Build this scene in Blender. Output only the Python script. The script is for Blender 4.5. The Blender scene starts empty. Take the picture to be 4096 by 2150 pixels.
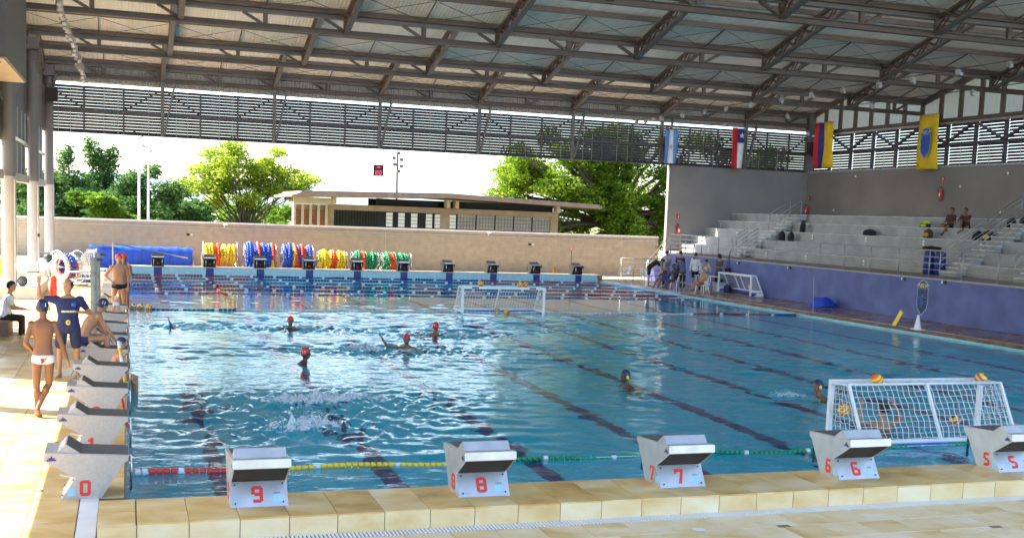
import bpy, math, random
import numpy as np
from mathutils import Vector, Matrix, Euler
random.seed(7); RNG = np.random.default_rng(11)
SC = bpy.context.scene; COL = SC.collection
# ---------------------------------------------------------------- camera
cd = bpy.data.cameras.new('camera'); CAM = bpy.data.objects.new('camera', cd); COL.objects.link(CAM); SC.camera = CAM
r_ = Vector((0.94691, -0.31934, 0.03709)); u_ = Vector((-0.00015, 0.11493, 0.99337)); f_ = Vector((0.32149, 0.94065, -0.10878))
m = Matrix((r_, u_, -f_)).transposed().to_4x4(); m.translation = (0.008, -12.530, 3.616)
CAM.matrix_world = m
cd.sensor_fit = 'HORIZONTAL'; cd.sensor_width = 36; cd.lens = 4535.56 / 4096 * 36; cd.shift_y = 282.7 / 4096
cd.clip_start = 0.1; cd.clip_end = 6000
# ---------------------------------------------------------------- world, sun, exposure
TO_SUN = Vector((-0.60, 0.33, 0.73)).normalized()
W = bpy.data.worlds.new('World'); SC.world = W; W.use_nodes = True
nt = W.node_tree; bg = nt.nodes['Background']
sky = nt.nodes.new('ShaderNodeTexSky'); sky.sky_type = 'NISHITA'; sky.sun_disc = False
sky.sun_elevation = math.asin(TO_SUN.z); sky.sun_rotation = math.atan2(TO_SUN.x, TO_SUN.y)
sky.air_density = 1.0; sky.dust_density = 1.3; sky.ozone_density = 1.0
nt.links.new(sky.outputs[0], bg.inputs[0]); bg.inputs[1].default_value = 0.15
sd = bpy.data.lights.new('sun', 'SUN'); sd.energy = 5.0; sd.angle = math.radians(0.53); sd.color = (1, 0.94, 0.84)
sun = bpy.data.objects.new('sun', sd); COL.objects.link(sun); sun.rotation_mode = 'QUATERNION'
sun.rotation_quaternion = TO_SUN.to_track_quat('Z', 'Y'); sun.location = (-30, 20, 40)
vs = SC.view_settings; vs.view_transform = 'Standard'; vs.look = 'None'; vs.gamma = 1; vs.exposure = 2.2; vs.use_curve_mapping = False
cy = SC.cycles; cy.use_denoising = True; cy.max_bounces = 14; cy.diffuse_bounces = 6; cy.glossy_bounces = 6; cy.transmission_bounces = 10; cy.transparent_max_bounces = 12
cy.sample_clamp_indirect = 6.0; cy.blur_glossy = 0.3
try: cy.denoiser = 'OPENIMAGEDENOISE'; cy.denoising_prefilter = 'ACCURATE'
except Exception: pass
# ---------------------------------------------------------------- helpers
V = Vector
class MB:
    def __init__(s): s.v = []; s.f = []
    def add(s, vs, fs):
        n = len(s.v); s.v += [tuple(p) for p in vs]; s.f += [tuple(i + n for i in q) for q in fs]; return s
    def box(s, x0, y0, z0, x1, y1, z1):
        return s.add([(x, y, z) for z in (z0, z1) for y in (y0, y1) for x in (x0, x1)],
                     [(0, 2, 3, 1), (4, 5, 7, 6), (0, 1, 5, 4), (2, 6, 7, 3), (0, 4, 6, 2), (1, 3, 7, 5)])
    def cbox(s, c, d): return s.box(c[0]-d[0]/2, c[1]-d[1]/2, c[2]-d[2]/2, c[0]+d[0]/2, c[1]+d[1]/2, c[2]+d[2]/2)
    def beam(s, p0, p1, w, h, up=(0, 0, 1)):
        p0, p1 = V(p0), V(p1); d = (p1 - p0).normalized(); up = V(up)
        a = d.cross(up)
        if a.length < 1e-4: a = d.cross(V((0, 1, 0)))
        a.normalize(); b = a.cross(d); a *= w/2; b *= h/2
        vs = [p + i*a + j*b for p in (p0, p1) for i, j in ((-1, -1), (1, -1), (1, 1), (-1, 1))]
        return s.add(vs, [(0, 1, 2, 3), (7, 6, 5, 4), (0, 4, 5, 1), (1, 5, 6, 2), (2, 6, 7, 3), (3, 7, 4, 0)])
    def rings(s, rr, closed=True, caps=True):
        n = len(rr[0]); base = len(s.v)
        for r in rr: s.v += [tuple(p) for p in r]
        for i in range(len(rr)-1):
            for j in range(n if closed else n-1):
                k = (j+1) % n
                s.f.append((base+i*n+j, base+i*n+k, base+(i+1)*n+k, base+(i+1)*n+j))
        if caps and closed:
            s.f.append(tuple(base+j for j in reversed(range(n)))); s.f.append(tuple(base+(len(rr)-1)*n+j for j in range(n)))
        return s
    def tube(s, path, r, n=8, caps=True, flat=None):
        P = [V(p) for p in path]; R = r if isinstance(r, (list, tuple)) else [r]*len(P); rr = []; a0 = None
        for i, p in enumerate(P):
            d = (P[min(i+1, len(P)-1)] - P[max(i-1, 0)]).normalized()
            if a0 is None:
                a0 = d.cross(V((0, 0, 1)))
                if a0.length < .05: a0 = d.cross(V((0, 1, 0)))
            a = (a0 - d*a0.dot(d)).normalized(); a0 = a; b = d.cross(a)
            rr.append([p + (a*math.cos(2*math.pi*j/n) + b*math.sin(2*math.pi*j/n))*R[i] for j in range(n)])
        return s.rings(rr, True, caps)
    def cyl(s, p0, p1, r0, r1=None, n=12): return s.tube([p0, p1], [r0, r0 if r1 is None else r1], n)
    def sph(s, c, r, n=12, m=8, M=None):
        rx, ry, rz = r if isinstance(r, (tuple, list)) else (r, r, r); base = len(s.v); c = V(c)
        pts = [V((0, 0, -rz))]
        for i in range(1, m):
            t = -math.pi/2 + math.pi*i/m
            pts += [V((rx*math.cos(t)*math.cos(2*math.pi*j/n), ry*math.cos(t)*math.sin(2*math.pi*j/n), rz*math.sin(t))) for j in range(n)]
        pts.append(V((0, 0, rz)))
        if M is not None: pts = [M @ p for p in pts]
        s.v += [tuple(p + c) for p in pts]
        for j in range(n): s.f.append((base, base+1+(j+1) % n, base+1+j))
        for i in range(m-2):
            for j in range(n):
                a = base+1+i*n; s.f.append((a+j, a+(j+1) % n, a+n+(j+1) % n, a+n+j))
        a = base+1+(m-2)*n; t = len(s.v)-1
        for j in range(n): s.f.append((a+j, a+(j+1) % n, t))
        return s
    def prism(s, poly, fn, t0, t1):
        n = len(poly); vs = [fn(a, b, t) for t in (t0, t1) for a, b in poly]
        return s.add(vs, [tuple(range(n)), tuple(reversed(range(n, 2*n)))] + [(i, i+n, (i+1) % n + n, (i+1) % n) for i in range(n)])
    def quad(s, *p): return s.add(p, [tuple(range(len(p)))])
    def lathe(s, prof, n=16, c=(0, 0, 0)):
        rr = [[(c[0]+r*math.cos(2*math.pi*j/n), c[1]+r*math.sin(2*math.pi*j/n), c[2]+z) for j in range(n)] for r, z in prof]
        return s.rings(rr)
    def xf(s, M): s.v = [tuple(M @ V(p)) for p in s.v]; return s
    def mesh(s, name, mat, smooth=False, fix=True):
        me = bpy.data.meshes.new(name); me.from_pydata(s.v, [], s.f)
        if fix:
            import bmesh
            bm = bmesh.new(); bm.from_mesh(me); bmesh.ops.recalc_face_normals(bm, faces=bm.faces); bm.to_mesh(me); bm.free()
        if mat is not None: me.materials.append(mat)
        if smooth:
            me.polygons.foreach_set('use_smooth', [True]*len(me.polygons))
            if smooth != 1:
                try: me.set_sharp_from_angle(angle=math.radians(smooth))
                except Exception: pass
        me.update(); return me
    def build(s, name, mat, parent=None, smooth=False, loc=None, fix=True):
        return ob(name, s.mesh(name, mat, smooth, fix), parent, loc)
def ob(name, me, parent=None, loc=None, rot=None):
    o = bpy.data.objects.new(name, me); COL.objects.link(o)
    if parent is not None: o.parent = parent
    if loc is not None: o.location = loc
    if rot is not None: o.rotation_euler = rot
    return o
def tag(o, label, cat, group=None):
    o['label'] = label; o['category'] = cat
    if group: o['group'] = group
    return o
def thing(name, label, cat, loc=(0, 0, 0), rz=0, group=None):
    return tag(ob(name, None, None, loc, (0, 0, rz)), label, cat, group)
def struct(o): o['kind'] = 'structure'; return o
def stuff(o): o['kind'] = 'stuff'; return o
def copytree(o, loc=None, rz=None, label=None, parent=None):
    c = o.copy(); COL.objects.link(c); c.parent = parent
    if loc is not None: c.location = loc
    if rz is not None: c.rotation_euler = (0, 0, rz)
    if label: c['label'] = label
    for ch in o.children: copytree(ch, parent=c)
    return c
def evalmesh(o):
    dg = bpy.context.evaluated_depsgraph_get(); return bpy.data.meshes.new_from_object(o.evaluated_get(dg))
_FB = {}
def text_mesh(s, size, mat, ext=0.002, key=None):
    k = (s, size, mat.name, ext)
    if k in _FB: return _FB[k]
    c = bpy.data.curves.new('lettering', 'FONT'); c.body = s; c.size = size; c.extrude = ext; c.align_x = 'CENTER'; c.align_y = 'CENTER'; c.offset = size*0.012
    o = bpy.data.objects.new('lettering', c); COL.objects.link(o)
    bpy.context.view_layer.update(); me = evalmesh(o); me.name = 'lettering'
    bpy.data.objects.remove(o); me.materials.clear(); me.materials.append(mat); _FB[k] = me
    return me
def ecurve(a, b, n): return [a + (b-a)*i/(n-1) for i in range(n)]
# ---------------------------------------------------------------- materials
def M(name, col, rough=.6, metal=0., var=.12, scale=4., bump=0., bscale=40., rnd=0., col2=None, detail=4., stretch=None, **kw):
    mt = bpy.data.materials.new(name); mt.use_nodes = True; t = mt.node_tree; N = t.nodes; L = t.links
    p = N['Principled BSDF']; p.inputs['Roughness'].default_value = rough; p.inputs['Metallic'].default_value = metal
    for k, v in kw.items(): p.inputs[k.replace('_', ' ')].default_value = v
    c = tuple(col) + (1,)
    if var or col2 or rnd:
        g = N.new('ShaderNodeNewGeometry'); src = g.outputs['Position']
        if stretch:
            mp = N.new('ShaderNodeMapping'); mp.inputs['Scale'].default_value = stretch; L.new(src, mp.inputs[0]); src = mp.outputs[0]
        nz = N.new('ShaderNodeTexNoise'); nz.inputs['Scale'].default_value = scale; nz.inputs['Detail'].default_value = detail; L.new(src, nz.inputs['Vector'])
        rp = N.new('ShaderNodeValToRGB'); rp.color_ramp.elements[0].position = .3; rp.color_ramp.elements[1].position = .7
        a = tuple(x*(1-var) for x in col); b = col2 or tuple(min(1, x*(1+var)) for x in col)
        rp.color_ramp.elements[0].color = a+(1,); rp.color_ramp.elements[1].color = tuple(b)+(1,)
        L.new(nz.outputs['Fac'], rp.inputs[0]); out = rp.outputs[0]
        if rnd:
            oi = N.new('ShaderNodeObjectInfo'); hs = N.new('ShaderNodeHueSaturation')
            mr = N.new('ShaderNodeMapRange'); mr.inputs[3].default_value = 1-rnd; mr.inputs[4].default_value = 1+rnd
            L.new(oi.outputs['Random'], mr.inputs[0]); L.new(mr.outputs[0], hs.inputs['Value']); L.new(out, hs.inputs['Color']); out = hs.outputs[0]
        L.new(out, p.inputs['Base Color'])
    else: p.inputs['Base Color'].default_value = c
    if bump:
        g2 = N.new('ShaderNodeNewGeometry'); n2 = N.new('ShaderNodeTexNoise'); n2.inputs['Scale'].default_value = bscale; n2.inputs['Detail'].default_value = 3
        L.new(g2.outputs['Position'], n2.inputs['Vector']); b = N.new('ShaderNodeBump'); b.inputs['Strength'].default_value = bump; b.inputs['Distance'].default_value = .02
        L.new(n2.outputs['Fac'], b.inputs['Height']); L.new(b.outputs[0], p.inputs['Normal'])
    return mt
def stone(name, cols, rough=.55, wet=0.):
    """sandstone slab: each slab has its own tone, bedding streaks and stains"""
    mt = bpy.data.materials.new(name); mt.use_nodes = True; t = mt.node_tree; N = t.nodes; L = t.links; p = N['Principled BSDF']
    g = N.new('ShaderNodeNewGeometry'); oi = N.new('ShaderNodeObjectInfo')
    sc = N.new('ShaderNodeVectorMath'); sc.operation = 'SCALE'; sc.inputs[0].default_value = (13.7, 7.1, 3.3); L.new(oi.outputs['Random'], sc.inputs['Scale'])
    ad = N.new('ShaderNodeVectorMath'); ad.operation = 'ADD'; L.new(g.outputs['Position'], ad.inputs[0]); L.new(sc.outputs[0], ad.inputs[1])
    mp = N.new('ShaderNodeMapping'); mp.inputs['Scale'].default_value = (1.5, 2.1, 2.2); mp.inputs['Rotation'].default_value = (0, 0, .5); L.new(ad.outputs[0], mp.inputs[0])
    nz = N.new('ShaderNodeTexNoise'); nz.inputs['Scale'].default_value = 1.1; nz.inputs['Detail'].default_value = 5; nz.inputs['Distortion'].default_value = .35; L.new(mp.outputs[0], nz.inputs['Vector'])
    mx = N.new('ShaderNodeMath'); mx.operation = 'MULTIPLY_ADD'; mx.inputs[1].default_value = .28; L.new(oi.outputs['Random'], mx.inputs[0])
    m2 = N.new('ShaderNodeMath'); m2.operation = 'MULTIPLY_ADD'; m2.inputs[1].default_value = 1.5; m2.inputs[2].default_value = -.36; L.new(nz.outputs['Fac'], m2.inputs[0]); L.new(m2.outputs[0], mx.inputs[2])
    rp = N.new('ShaderNodeValToRGB'); e = rp.color_ramp.elements; n = len(cols)
    while len(e) < n: e.new(.5)
    for i, c in enumerate(cols): e[i].position = .12 + .76*i/(n-1); e[i].color = tuple(c)+(1,)
    L.new(mx.outputs[0], rp.inputs[0]); L.new(rp.outputs[0], p.inputs['Base Color'])
    n3 = N.new('ShaderNodeTexNoise'); n3.inputs['Scale'].default_value = .7; n3.inputs['Detail'].default_value = 2; L.new(g.outputs['Position'], n3.inputs['Vector'])
    mr = N.new('ShaderNodeMapRange'); mr.inputs[1].default_value = .38; mr.inputs[2].default_value = .6; mr.inputs[3].default_value = rough - wet; mr.inputs[4].default_value = rough
    L.new(n3.outputs['Fac'], mr.inputs[0]); L.new(mr.outputs[0], p.inputs['Roughness'])
    n2 = N.new('ShaderNodeTexNoise'); n2.inputs['Scale'].default_value = 22; n2.inputs['Detail'].default_value = 4; L.new(g.outputs['Position'], n2.inputs['Vector'])
    b = N.new('ShaderNodeBump'); b.inputs['Strength'].default_value = .25; b.inputs['Distance'].default_value = .01; L.new(n2.outputs['Fac'], b.inputs['Height']); L.new(b.outputs[0], p.inputs['Normal'])
    return mt
def tilemat(name, col, grout, w, h, axes='xz', rough=.25, mort=.012):
    mt = bpy.data.materials.new(name); mt.use_nodes = True; t = mt.node_tree; N = t.nodes; L = t.links; p = N['Principled BSDF']; p.inputs['Roughness'].default_value = rough
    g = N.new('ShaderNodeNewGeometry'); sx = N.new('ShaderNodeSeparateXYZ'); cb = N.new('ShaderNodeCombineXYZ'); L.new(g.outputs['Position'], sx.inputs[0])
    L.new(sx.outputs[axes[0].upper()], cb.inputs[0]); L.new(sx.outputs[axes[1].upper()], cb.inputs[1])
    b = N.new('ShaderNodeTexBrick'); b.offset = 0; b.inputs['Scale'].default_value = 1; b.inputs['Brick Width'].default_value = w; b.inputs['Row Height'].default_value = h; b.inputs['Mortar Size'].default_value = mort
    b.inputs['Color1'].default_value = tuple(col)+(1,); b.inputs['Color2'].default_value = tuple(x*.86 for x in col)+(1,); b.inputs['Mortar'].default_value = tuple(grout)+(1,); b.inputs['Bias'].default_value = 0
    L.new(cb.outputs[0], b.inputs['Vector']); L.new(b.outputs[0], p.inputs['Base Color'])
    return mt
mt_sand = stone('sandstone', [(.44, .23, .06), (.62, .37, .11), (.71, .47, .17), (.77, .56, .26), (.83, .67, .41)], .5, .22)
mt_sandface = stone('sandstone_riser', [(.62, .38, .13), (.74, .53, .25), (.80, .63, .37), (.84, .71, .50)], .6)
mt_sandwetshade = stone('sandstone_wet_shaded', [(.16, .085, .045), (.24, .13, .07), (.30, .18, .10), (.22, .13, .08)], .42, .36)  # dark brown covers both wetness and the shade over the right deck
mt_joint = M('joint_mortar', (.22, .15, .08), .8, var=.2)
mt_grate = M('white_plastic_grating', (.80, .80, .78), .4, var=.05)
mt_gratebase = M('gutter_dark', (.10, .12, .13), .7)
mt_conc = M('painted_concrete', (.36, .33, .30), .8, var=.1, scale=1.2, bump=.1)
mt_concw = M('pale_concrete', (.55, .53, .49), .8, var=.08, scale=1.5)
mt_wallgrey = M('taupe_painted_wall', (.25, .22, .195), .75, var=.13, scale=.5, bump=.15, bscale=90)
mt_block = M('painted_concrete_block', (.41, .335, .24), .8, var=.10, scale=3, rnd=.06, bump=.15, bscale=120)
mt_cap = M('white_wall_coping', (.82, .81, .78), .6, var=.05)
mt_steel = M('dark_brown_steel', (.100, .074, .058), .5, var=.18, scale=2)
mt_steel2 = M('grey_steel', (.13, .115, .105), .45, var=.15, scale=2)
mt_rust = M('red_brown_lacing', (.115, .062, .045), .6, var=.2)
mt_slat = M('louvre_slat_dark', (.072, .064, .072), .5, var=.12, scale=3)
mt_sheet = M('insulated_roof_sheet', (.74, .70, .63), .45, var=.06, scale=.6, stretch=(6, .4, 1))
mt_blue = M('blue_painted_wall', (.075, .10, .29), .6, var=.2, scale=1.1, col2=(.115, .14, .36), detail=7, bump=.1, bscale=60)
mt_tier = M('grey_painted_tier', (.33, .325, .31), .6, var=.2, scale=1.1, bump=.06)
mt_tierworn = M('worn_white_nosing', (.58, .58, .56), .6, var=.35, scale=3)
mt_white = M('white_paint', (.80, .80, .78), .4, var=.05)
mt_rail = M('galvanised_rail', (.42, .40, .37), .35, .6, var=.1)
mt_black = M('black_plastic', (.018, .018, .02), .45, var=.2)
mt_red = M('red_paint', (.62, .03, .025), .4, var=.08)
mt_yellow = M('yellow_plastic', (.88, .62, .03), .4, var=.06)
mt_orange = M('orange_plastic', (.80, .20, .03), .45, var=.1)
mt_bluep = M('blue_plastic', (.02, .10, .55), .35, var=.12)
mt_green = M('green_plastic', (.01, .26, .10), .35, var=.15)
mt_redp = M('red_plastic', (.70, .05, .03), .35, var=.1)
mt_alu = M('brushed_steel_panel', (.60, .59, .57), .38, .75, var=.1, scale=6)
mt_alup = M('speckled_pale_panel', (.50, .455, .405), .6, var=.08, scale=30)
mt_tread = M('grey_tread', (.115, .10, .09), .85, var=.25, scale=60)
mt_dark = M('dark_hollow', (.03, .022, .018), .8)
mt_net = M('net_cord', (.80, .80, .76), .8)
mt_chrome = M('stainless', (.65, .65, .66), .25, 1., var=.05)
def translucent(name, col, tr=.7):
    mt = bpy.data.materials.new(name); mt.use_nodes = True; N = mt.node_tree.nodes; L = mt.node_tree.links
    d = N.new('ShaderNodeBsdfDiffuse'); t = N.new('ShaderNodeBsdfTranslucent'); x = N.new('ShaderNodeMixShader'); x.inputs[0].default_value = tr
    for n in (d, t): n.inputs[0].default_value = tuple(col)+(1,)
    L.new(d.outputs[0], x.inputs[1]); L.new(t.outputs[0], x.inputs[2]); L.new(x.outputs[0], N['Material Output'].inputs[0]); return mt
mt_gable = translucent('translucent_ribbed_panel', (.30, .29, .25), .7)
# ---------------------------------------------------------------- ground, pool, decks
L0 = 46.45; ZW = .05; ZD = .24; ZK = .45
def XR(y): return 25.1 + (L0 - y)*.027
g = MB(); o = [(-3000, -200, -.1), (3000, -200, -.1), (3000, 5000, -.1), (-3000, 5000, -.1)]; i_ = [(-1, -1.2, -.1), (27.5, -1.2, -.1), (27.5, 47.5, -.1), (-1, 47.5, -.1)]
g.add(o + i_, [(0, 1, 5, 4), (1, 2, 6, 5), (2, 3, 7, 6), (3, 0, 4, 7)])
mt_ground = M('dry_grass_ground', (.12, .14, .05), .95, var=.35, scale=.3, col2=(.22, .19, .10))
struct(g.build('ground', mt_ground))
# far hill in pale grey green
hb = MB(); rr = []
for j, (yy, zz) in enumerate([(900, -2), (1100, 14), (1400, 34), (1700, 40)]):
    rr.append([(x, yy, zz*(.55 + .45*math.sin(x*.004 + 1)) + 6*math.sin(x*.013 + j)) for x in range(-600, 1500, 60)])
hb.rings(rr, closed=False); struct(hb.build('hill', M('distant_hill', (.20, .25, .24), 1, var=.3, scale=.02), smooth=True))
# pool basin
mt_pool = tilemat('pool_floor_tile', (.03, .68, .90), (.025, .60, .82), .25, .25, 'xy', .4, .008)
mt_poolw = tilemat('pool_wall_tile', (.42, .66, .70), (.30, .50, .55), .25, .125, 'xz', .3, .009)
mt_poolw2 = tilemat('pool_side_tile', (.20, .55, .66), (.14, .42, .52), .25, .125, 'yz', .3, .009)
mt_lane = M('navy_lane_tile', (.010, .03, .20), .4, var=.2, scale=10)
DP = -1.95
pb = struct(MB().quad((0, 0, DP), (XR(0), 0, DP), (XR(L0), L0, DP), (0, L0, DP)).build('pool_floor', mt_pool, fix=False))
w1 = MB(); w1.quad((0, L0, DP), (XR(L0), L0, DP), (XR(L0), L0, ZK-.012), (0, L0, ZK-.012)).quad((XR(0), 0, DP), (0, 0, DP), (0, 0, ZK-.012), (XR(0), 0, ZK-.012))
struct(w1.build('pool_end_walls', mt_poolw, fix=False))
w2 = MB(); w2.quad((0, 0, DP), (0, L0, DP), (0, L0, ZD-.02), (0, 0, ZD-.02)).quad((XR(L0), L0, DP), (XR(0), 0, DP), (XR(0), 0, .115), (XR(L0), L0, .115))
struct(w2.build('pool_side_walls', mt_poolw2, fix=False))
BX = [1.34 + 2.5*k for k in range(10)]
lane0 = MB().box(-.15, 1.6, DP+.002, .15, L0-1.6, DP+.008).box(-.5, 1.5, DP+.002, .5, 1.8, DP+.006).box(-.5, L0-1.8, DP+.002, .5, L0-1.5, DP+.006).mesh('lane_line', mt_lane)
tgt = MB().box(-.19, L0-.006, -.6, .19, L0-.001, ZK-.03).mesh('lane_end_target', mt_lane)
for k, x in enumerate(BX):
    ob('lane_line', lane0, pb, (x, 0, 0)); ob('lane_end_target', tgt, pb, (x+.12, 0, 0))
MB().box(.6, 1.22, DP+.001, 24.5, 1.47, DP+.0015).build('cross_line', mt_lane, pb)
# water surface
nx, ny = 262, 470
X, Y = np.meshgrid(np.linspace(0, 1, nx), np.linspace(0, L0, ny)); XX = X*(25.1 + (L0-Y)*.027)
Zw = np.zeros_like(XX); Zf = np.zeros_like(XX)
for i in range(46):
    lam = .26*(1.15/.26)**(RNG.random()); th = RNG.normal(1.25, .55); kx, ky = math.cos(th)*2*math.pi/lam, math.sin(th)*2*math.pi/lam
    a = .0036*lam**1.0*RNG.uniform(.5, 1); Zw += a*np.sin(kx*XX + ky*Y + RNG.uniform(0, 6.28) + .6*np.sin(.7*XX+.5*Y*RNG.uniform(.3, 1)))
def bump2(cx, cy, rx, ry): return np.exp(-((XX-cx)/rx)**2 - ((Y-cy)/ry)**2)
calm = 1/(1+np.exp((Y-27.0)*1.1)); amp = .22 + .60*calm
amp *= 1 + .25/(1+np.exp(-(XX-9)*.8))/(1+np.exp((Y-16)*.5))
for cx, cy, s in [(3.4, 8.2, 2.6), (2.7, 5.7, 2.0), (4.6, 21, 2.0), (8.5, 19.5, 2.2), (7, 16, 2.6), (1.5, 21.6, 1.6), (13.9, 7.9, 1.3), (13, 4.2, 1.0)]:
    amp += .75*bump2(cx, cy, s*1.5, s)
pt_ = np.zeros_like(XX)
for i in range(9): th = RNG.uniform(0, 6.28); q_ = RNG.uniform(.25, .9); pt_ += np.sin(q_*(math.cos(th)*XX+1.6*math.sin(th)*Y)+RNG.uniform(0, 6.28))
amp *= np.clip(.85+.28*pt_, .28, 1.7)
rough = np.zeros_like(XX)
for cx, cy, s in [(3.4, 8.2, 1.5), (2.7, 5.7, 1.1), (6.6, 15.8, 1.3), (8.9, 19.4, 1.0), (5, 21, 1.0), (1.6, 21.6, .9)]: rough += bump2(cx, cy, s*1.7, s)
for i in range(20):
    lam = RNG.uniform(.22, .5); th = RNG.uniform(0, 6.28); Zf += .011*lam/.3*np.sin((math.cos(th)*XX+math.sin(th)*Y)*2*math.pi/lam + RNG.uniform(0, 6.28))
Zs = ZW + Zw*amp + Zf*rough*.8
edge = np.minimum(np.minimum(XX, 25.1+(L0-Y)*.027-XX), np.minimum(Y, L0-Y)); Zs = ZW + (Zs-ZW)*np.clip(.35+edge*.5, 0, 1)
pts = np.stack([XX, Y, Zs], -1).reshape(-1, 3); idx = np.arange(nx*ny).reshape(ny, nx)
fq = np.stack([idx[:-1, :-1], idx[:-1, 1:], idx[1:, 1:], idx[1:, :-1]], -1).reshape(-1, 4)
me = bpy.data.meshes.new('water'); me.vertices.add(len(pts)); me.vertices.foreach_set('co', pts.ravel())
me.loops.add(fq.size); me.loops.foreach_set('vertex_index', fq.ravel()); me.polygons.add(len(fq)); me.polygons.foreach_set('loop_start', np.arange(0, fq.size, 4)); me.polygons.foreach_set('loop_total', np.full(len(fq), 4))
me.polygons.foreach_set('use_smooth', np.ones(len(fq), bool)); me.update(); me.validate()
mw = bpy.data.materials.new('pool_water'); mw.use_nodes = True; N = mw.node_tree.nodes; Lk = mw.node_tree.links; p = N['Principled BSDF']
p.inputs['Base Color'].default_value = (.28, .96, 1.0, 1); p.inputs['Roughness'].default_value = 0.0; p.inputs['IOR'].default_value = 1.333; p.inputs['Transmission Weight'].default_value = 1
ge = N.new('ShaderNodeNewGeometry'); mp = N.new('ShaderNodeMapping'); mp.inputs['Scale'].default_value = (.55, 1.6, 1); mp.inputs['Rotation'].default_value = (0, 0, .33); Lk.new(ge.outputs['Position'], mp.inputs[0])
nz = N.new('ShaderNodeTexNoise'); nz.inputs['Scale'].default_value = 5.5; nz.inputs['Detail'].default_value = 2.5; Lk.new(mp.outputs[0], nz.inputs['Vector'])
bp = N.new('ShaderNodeBump'); bp.inputs['Strength'].default_value = .32; bp.inputs['Distance'].default_value = .02
sx = N.new('ShaderNodeSeparateXYZ'); Lk.new(ge.outputs['Position'], sx.inputs[0]); mr = N.new('ShaderNodeMapRange'); mr.inputs[1].default_value = 23; mr.inputs[2].default_value = 31; mr.inputs[3].default_value = .42; mr.inputs[4].default_value = .05
Lk.new(sx.outputs['Y'], mr.inputs[0]); Lk.new(mr.outputs[0], bp.inputs['Strength']); Lk.new(nz.outputs['Fac'], bp.inputs['Height']); Lk.new(bp.outputs[0], p.inputs['Normal'])
me.materials.append(mw); struct(ob('water', me))
# decks
def tiles(name, mat, parent, cells, th, w, h, gap=.006, limit=300):
    me = MB(); b = .004; x, y = w/2-gap/2, h/2-gap/2
    me.rings([[(-x, -y, -th), (x, -y, -th), (x, y, -th), (-x, y, -th)], [(-x, -y, -b), (x, -y, -b), (x, y, -b), (-x, y, -b)], [(-x+b, -y+b, 0), (x-b, -y+b, 0), (x-b, y-b, 0), (-x+b, y-b, 0)]])
    me = me.mesh(name, mat)
    for c in cells: ob(name, me, parent, (c[0], c[1], c[2] + random.uniform(-.0012, .0012)))
ld = struct(MB().box(-12, -8, -.08, -.5, 50.8, ZD-.015).box(-.5, .96, -.08, -.02, 50.8, ZD-.015).box(-.5, -8, -.08, -.285, .96, ZD-.03).build('left_deck', mt_joint))
cells = []
for c in range(8):
    for r in range(-3, 20):
        x = -.75 - .5*c; y = r + .5 + (.5 if c % 2 else 0)
        cells.append((x, y, ZD))
tiles('deck_tile', mt_sand, ld, cells, .02, .5, 1.0)
tiles('edge_tile', mt_sand, ld, [(-.255, 1.46+k, ZD) for k in range(19)], .02, .47, 1.0)
st = MB()
for c in range(24):
    for r in range(20, 50):
        x = -.75-.5*c; y = r+.5+(.5 if c % 2 else 0); st.box(x-.247, y-.497, ZD-.014, x+.247, y+.497, ZD)
for r in range(21, 50): st.box(-.49, r-.037, ZD-.014, -.022, r+.957, ZD)
stuff(st.build('far_deck_tiles', mt_sand, ld))
for y in (4.2, 6.4, 1.4): ob('drain_plate', MB().box(-.07, -.03, 0, .07, .03, .003).mesh('drain_plate', M('drain_plate_grey', (.2, .16, .12), .5)) , ld, (-.98, y, ZD+.001))
nd = struct(MB().box(-.285, -8, -.08, 30, -.99, ZD-.015).build('near_deck', mt_joint))
cells = []
for r in range(7):
    for c in range(28): cells.append((.02+.5*c + (.25 if r % 2 else 0), -1.42-.5*r, ZD))
tiles('deck_tile', mt_sandface, nd, cells, .02, .5, .5)
for x, y in [(6.0, -1.62), (10.6, -1.75)]: ob('round_cover', MB().lathe([(0, 0), (.07, 0), (.075, .003), (0, .004)], 20).mesh('round_cover', mt_white), nd, (x, y, ZD+.0015))
for x, y in [(7.05, -1.68), (9.55, -2.2), (4.2, -2.6)]: ob('drain_plate', MB().box(-.075, -.04, 0, .075, .04, .003).mesh('drain_plate', M('drain_plate_brown', (.24, .17, .11), .5)), nd, (x, y, ZD+.0015))
# gutter gratings (white plastic bars)
gr = MB(); x = -.28
while x < 26: gr.box(x, -1.165, ZD-.012, x+.026, -.995, ZD+.004); x += .042
stuff(gr.build('gutter_grating', mt_grate, nd)); MB().box(-.285, -1.17, ZD-.0145, 28, -.99, ZD-.0125).build('gutter_channel', mt_gratebase, nd)
gr = MB(); y = -5
while y < .95: gr.box(-.49, y, ZD-.02, -.295, y+.05, ZD+.004); y += .052
stuff(gr.build('gutter_grating', mt_grate, ld))
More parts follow.
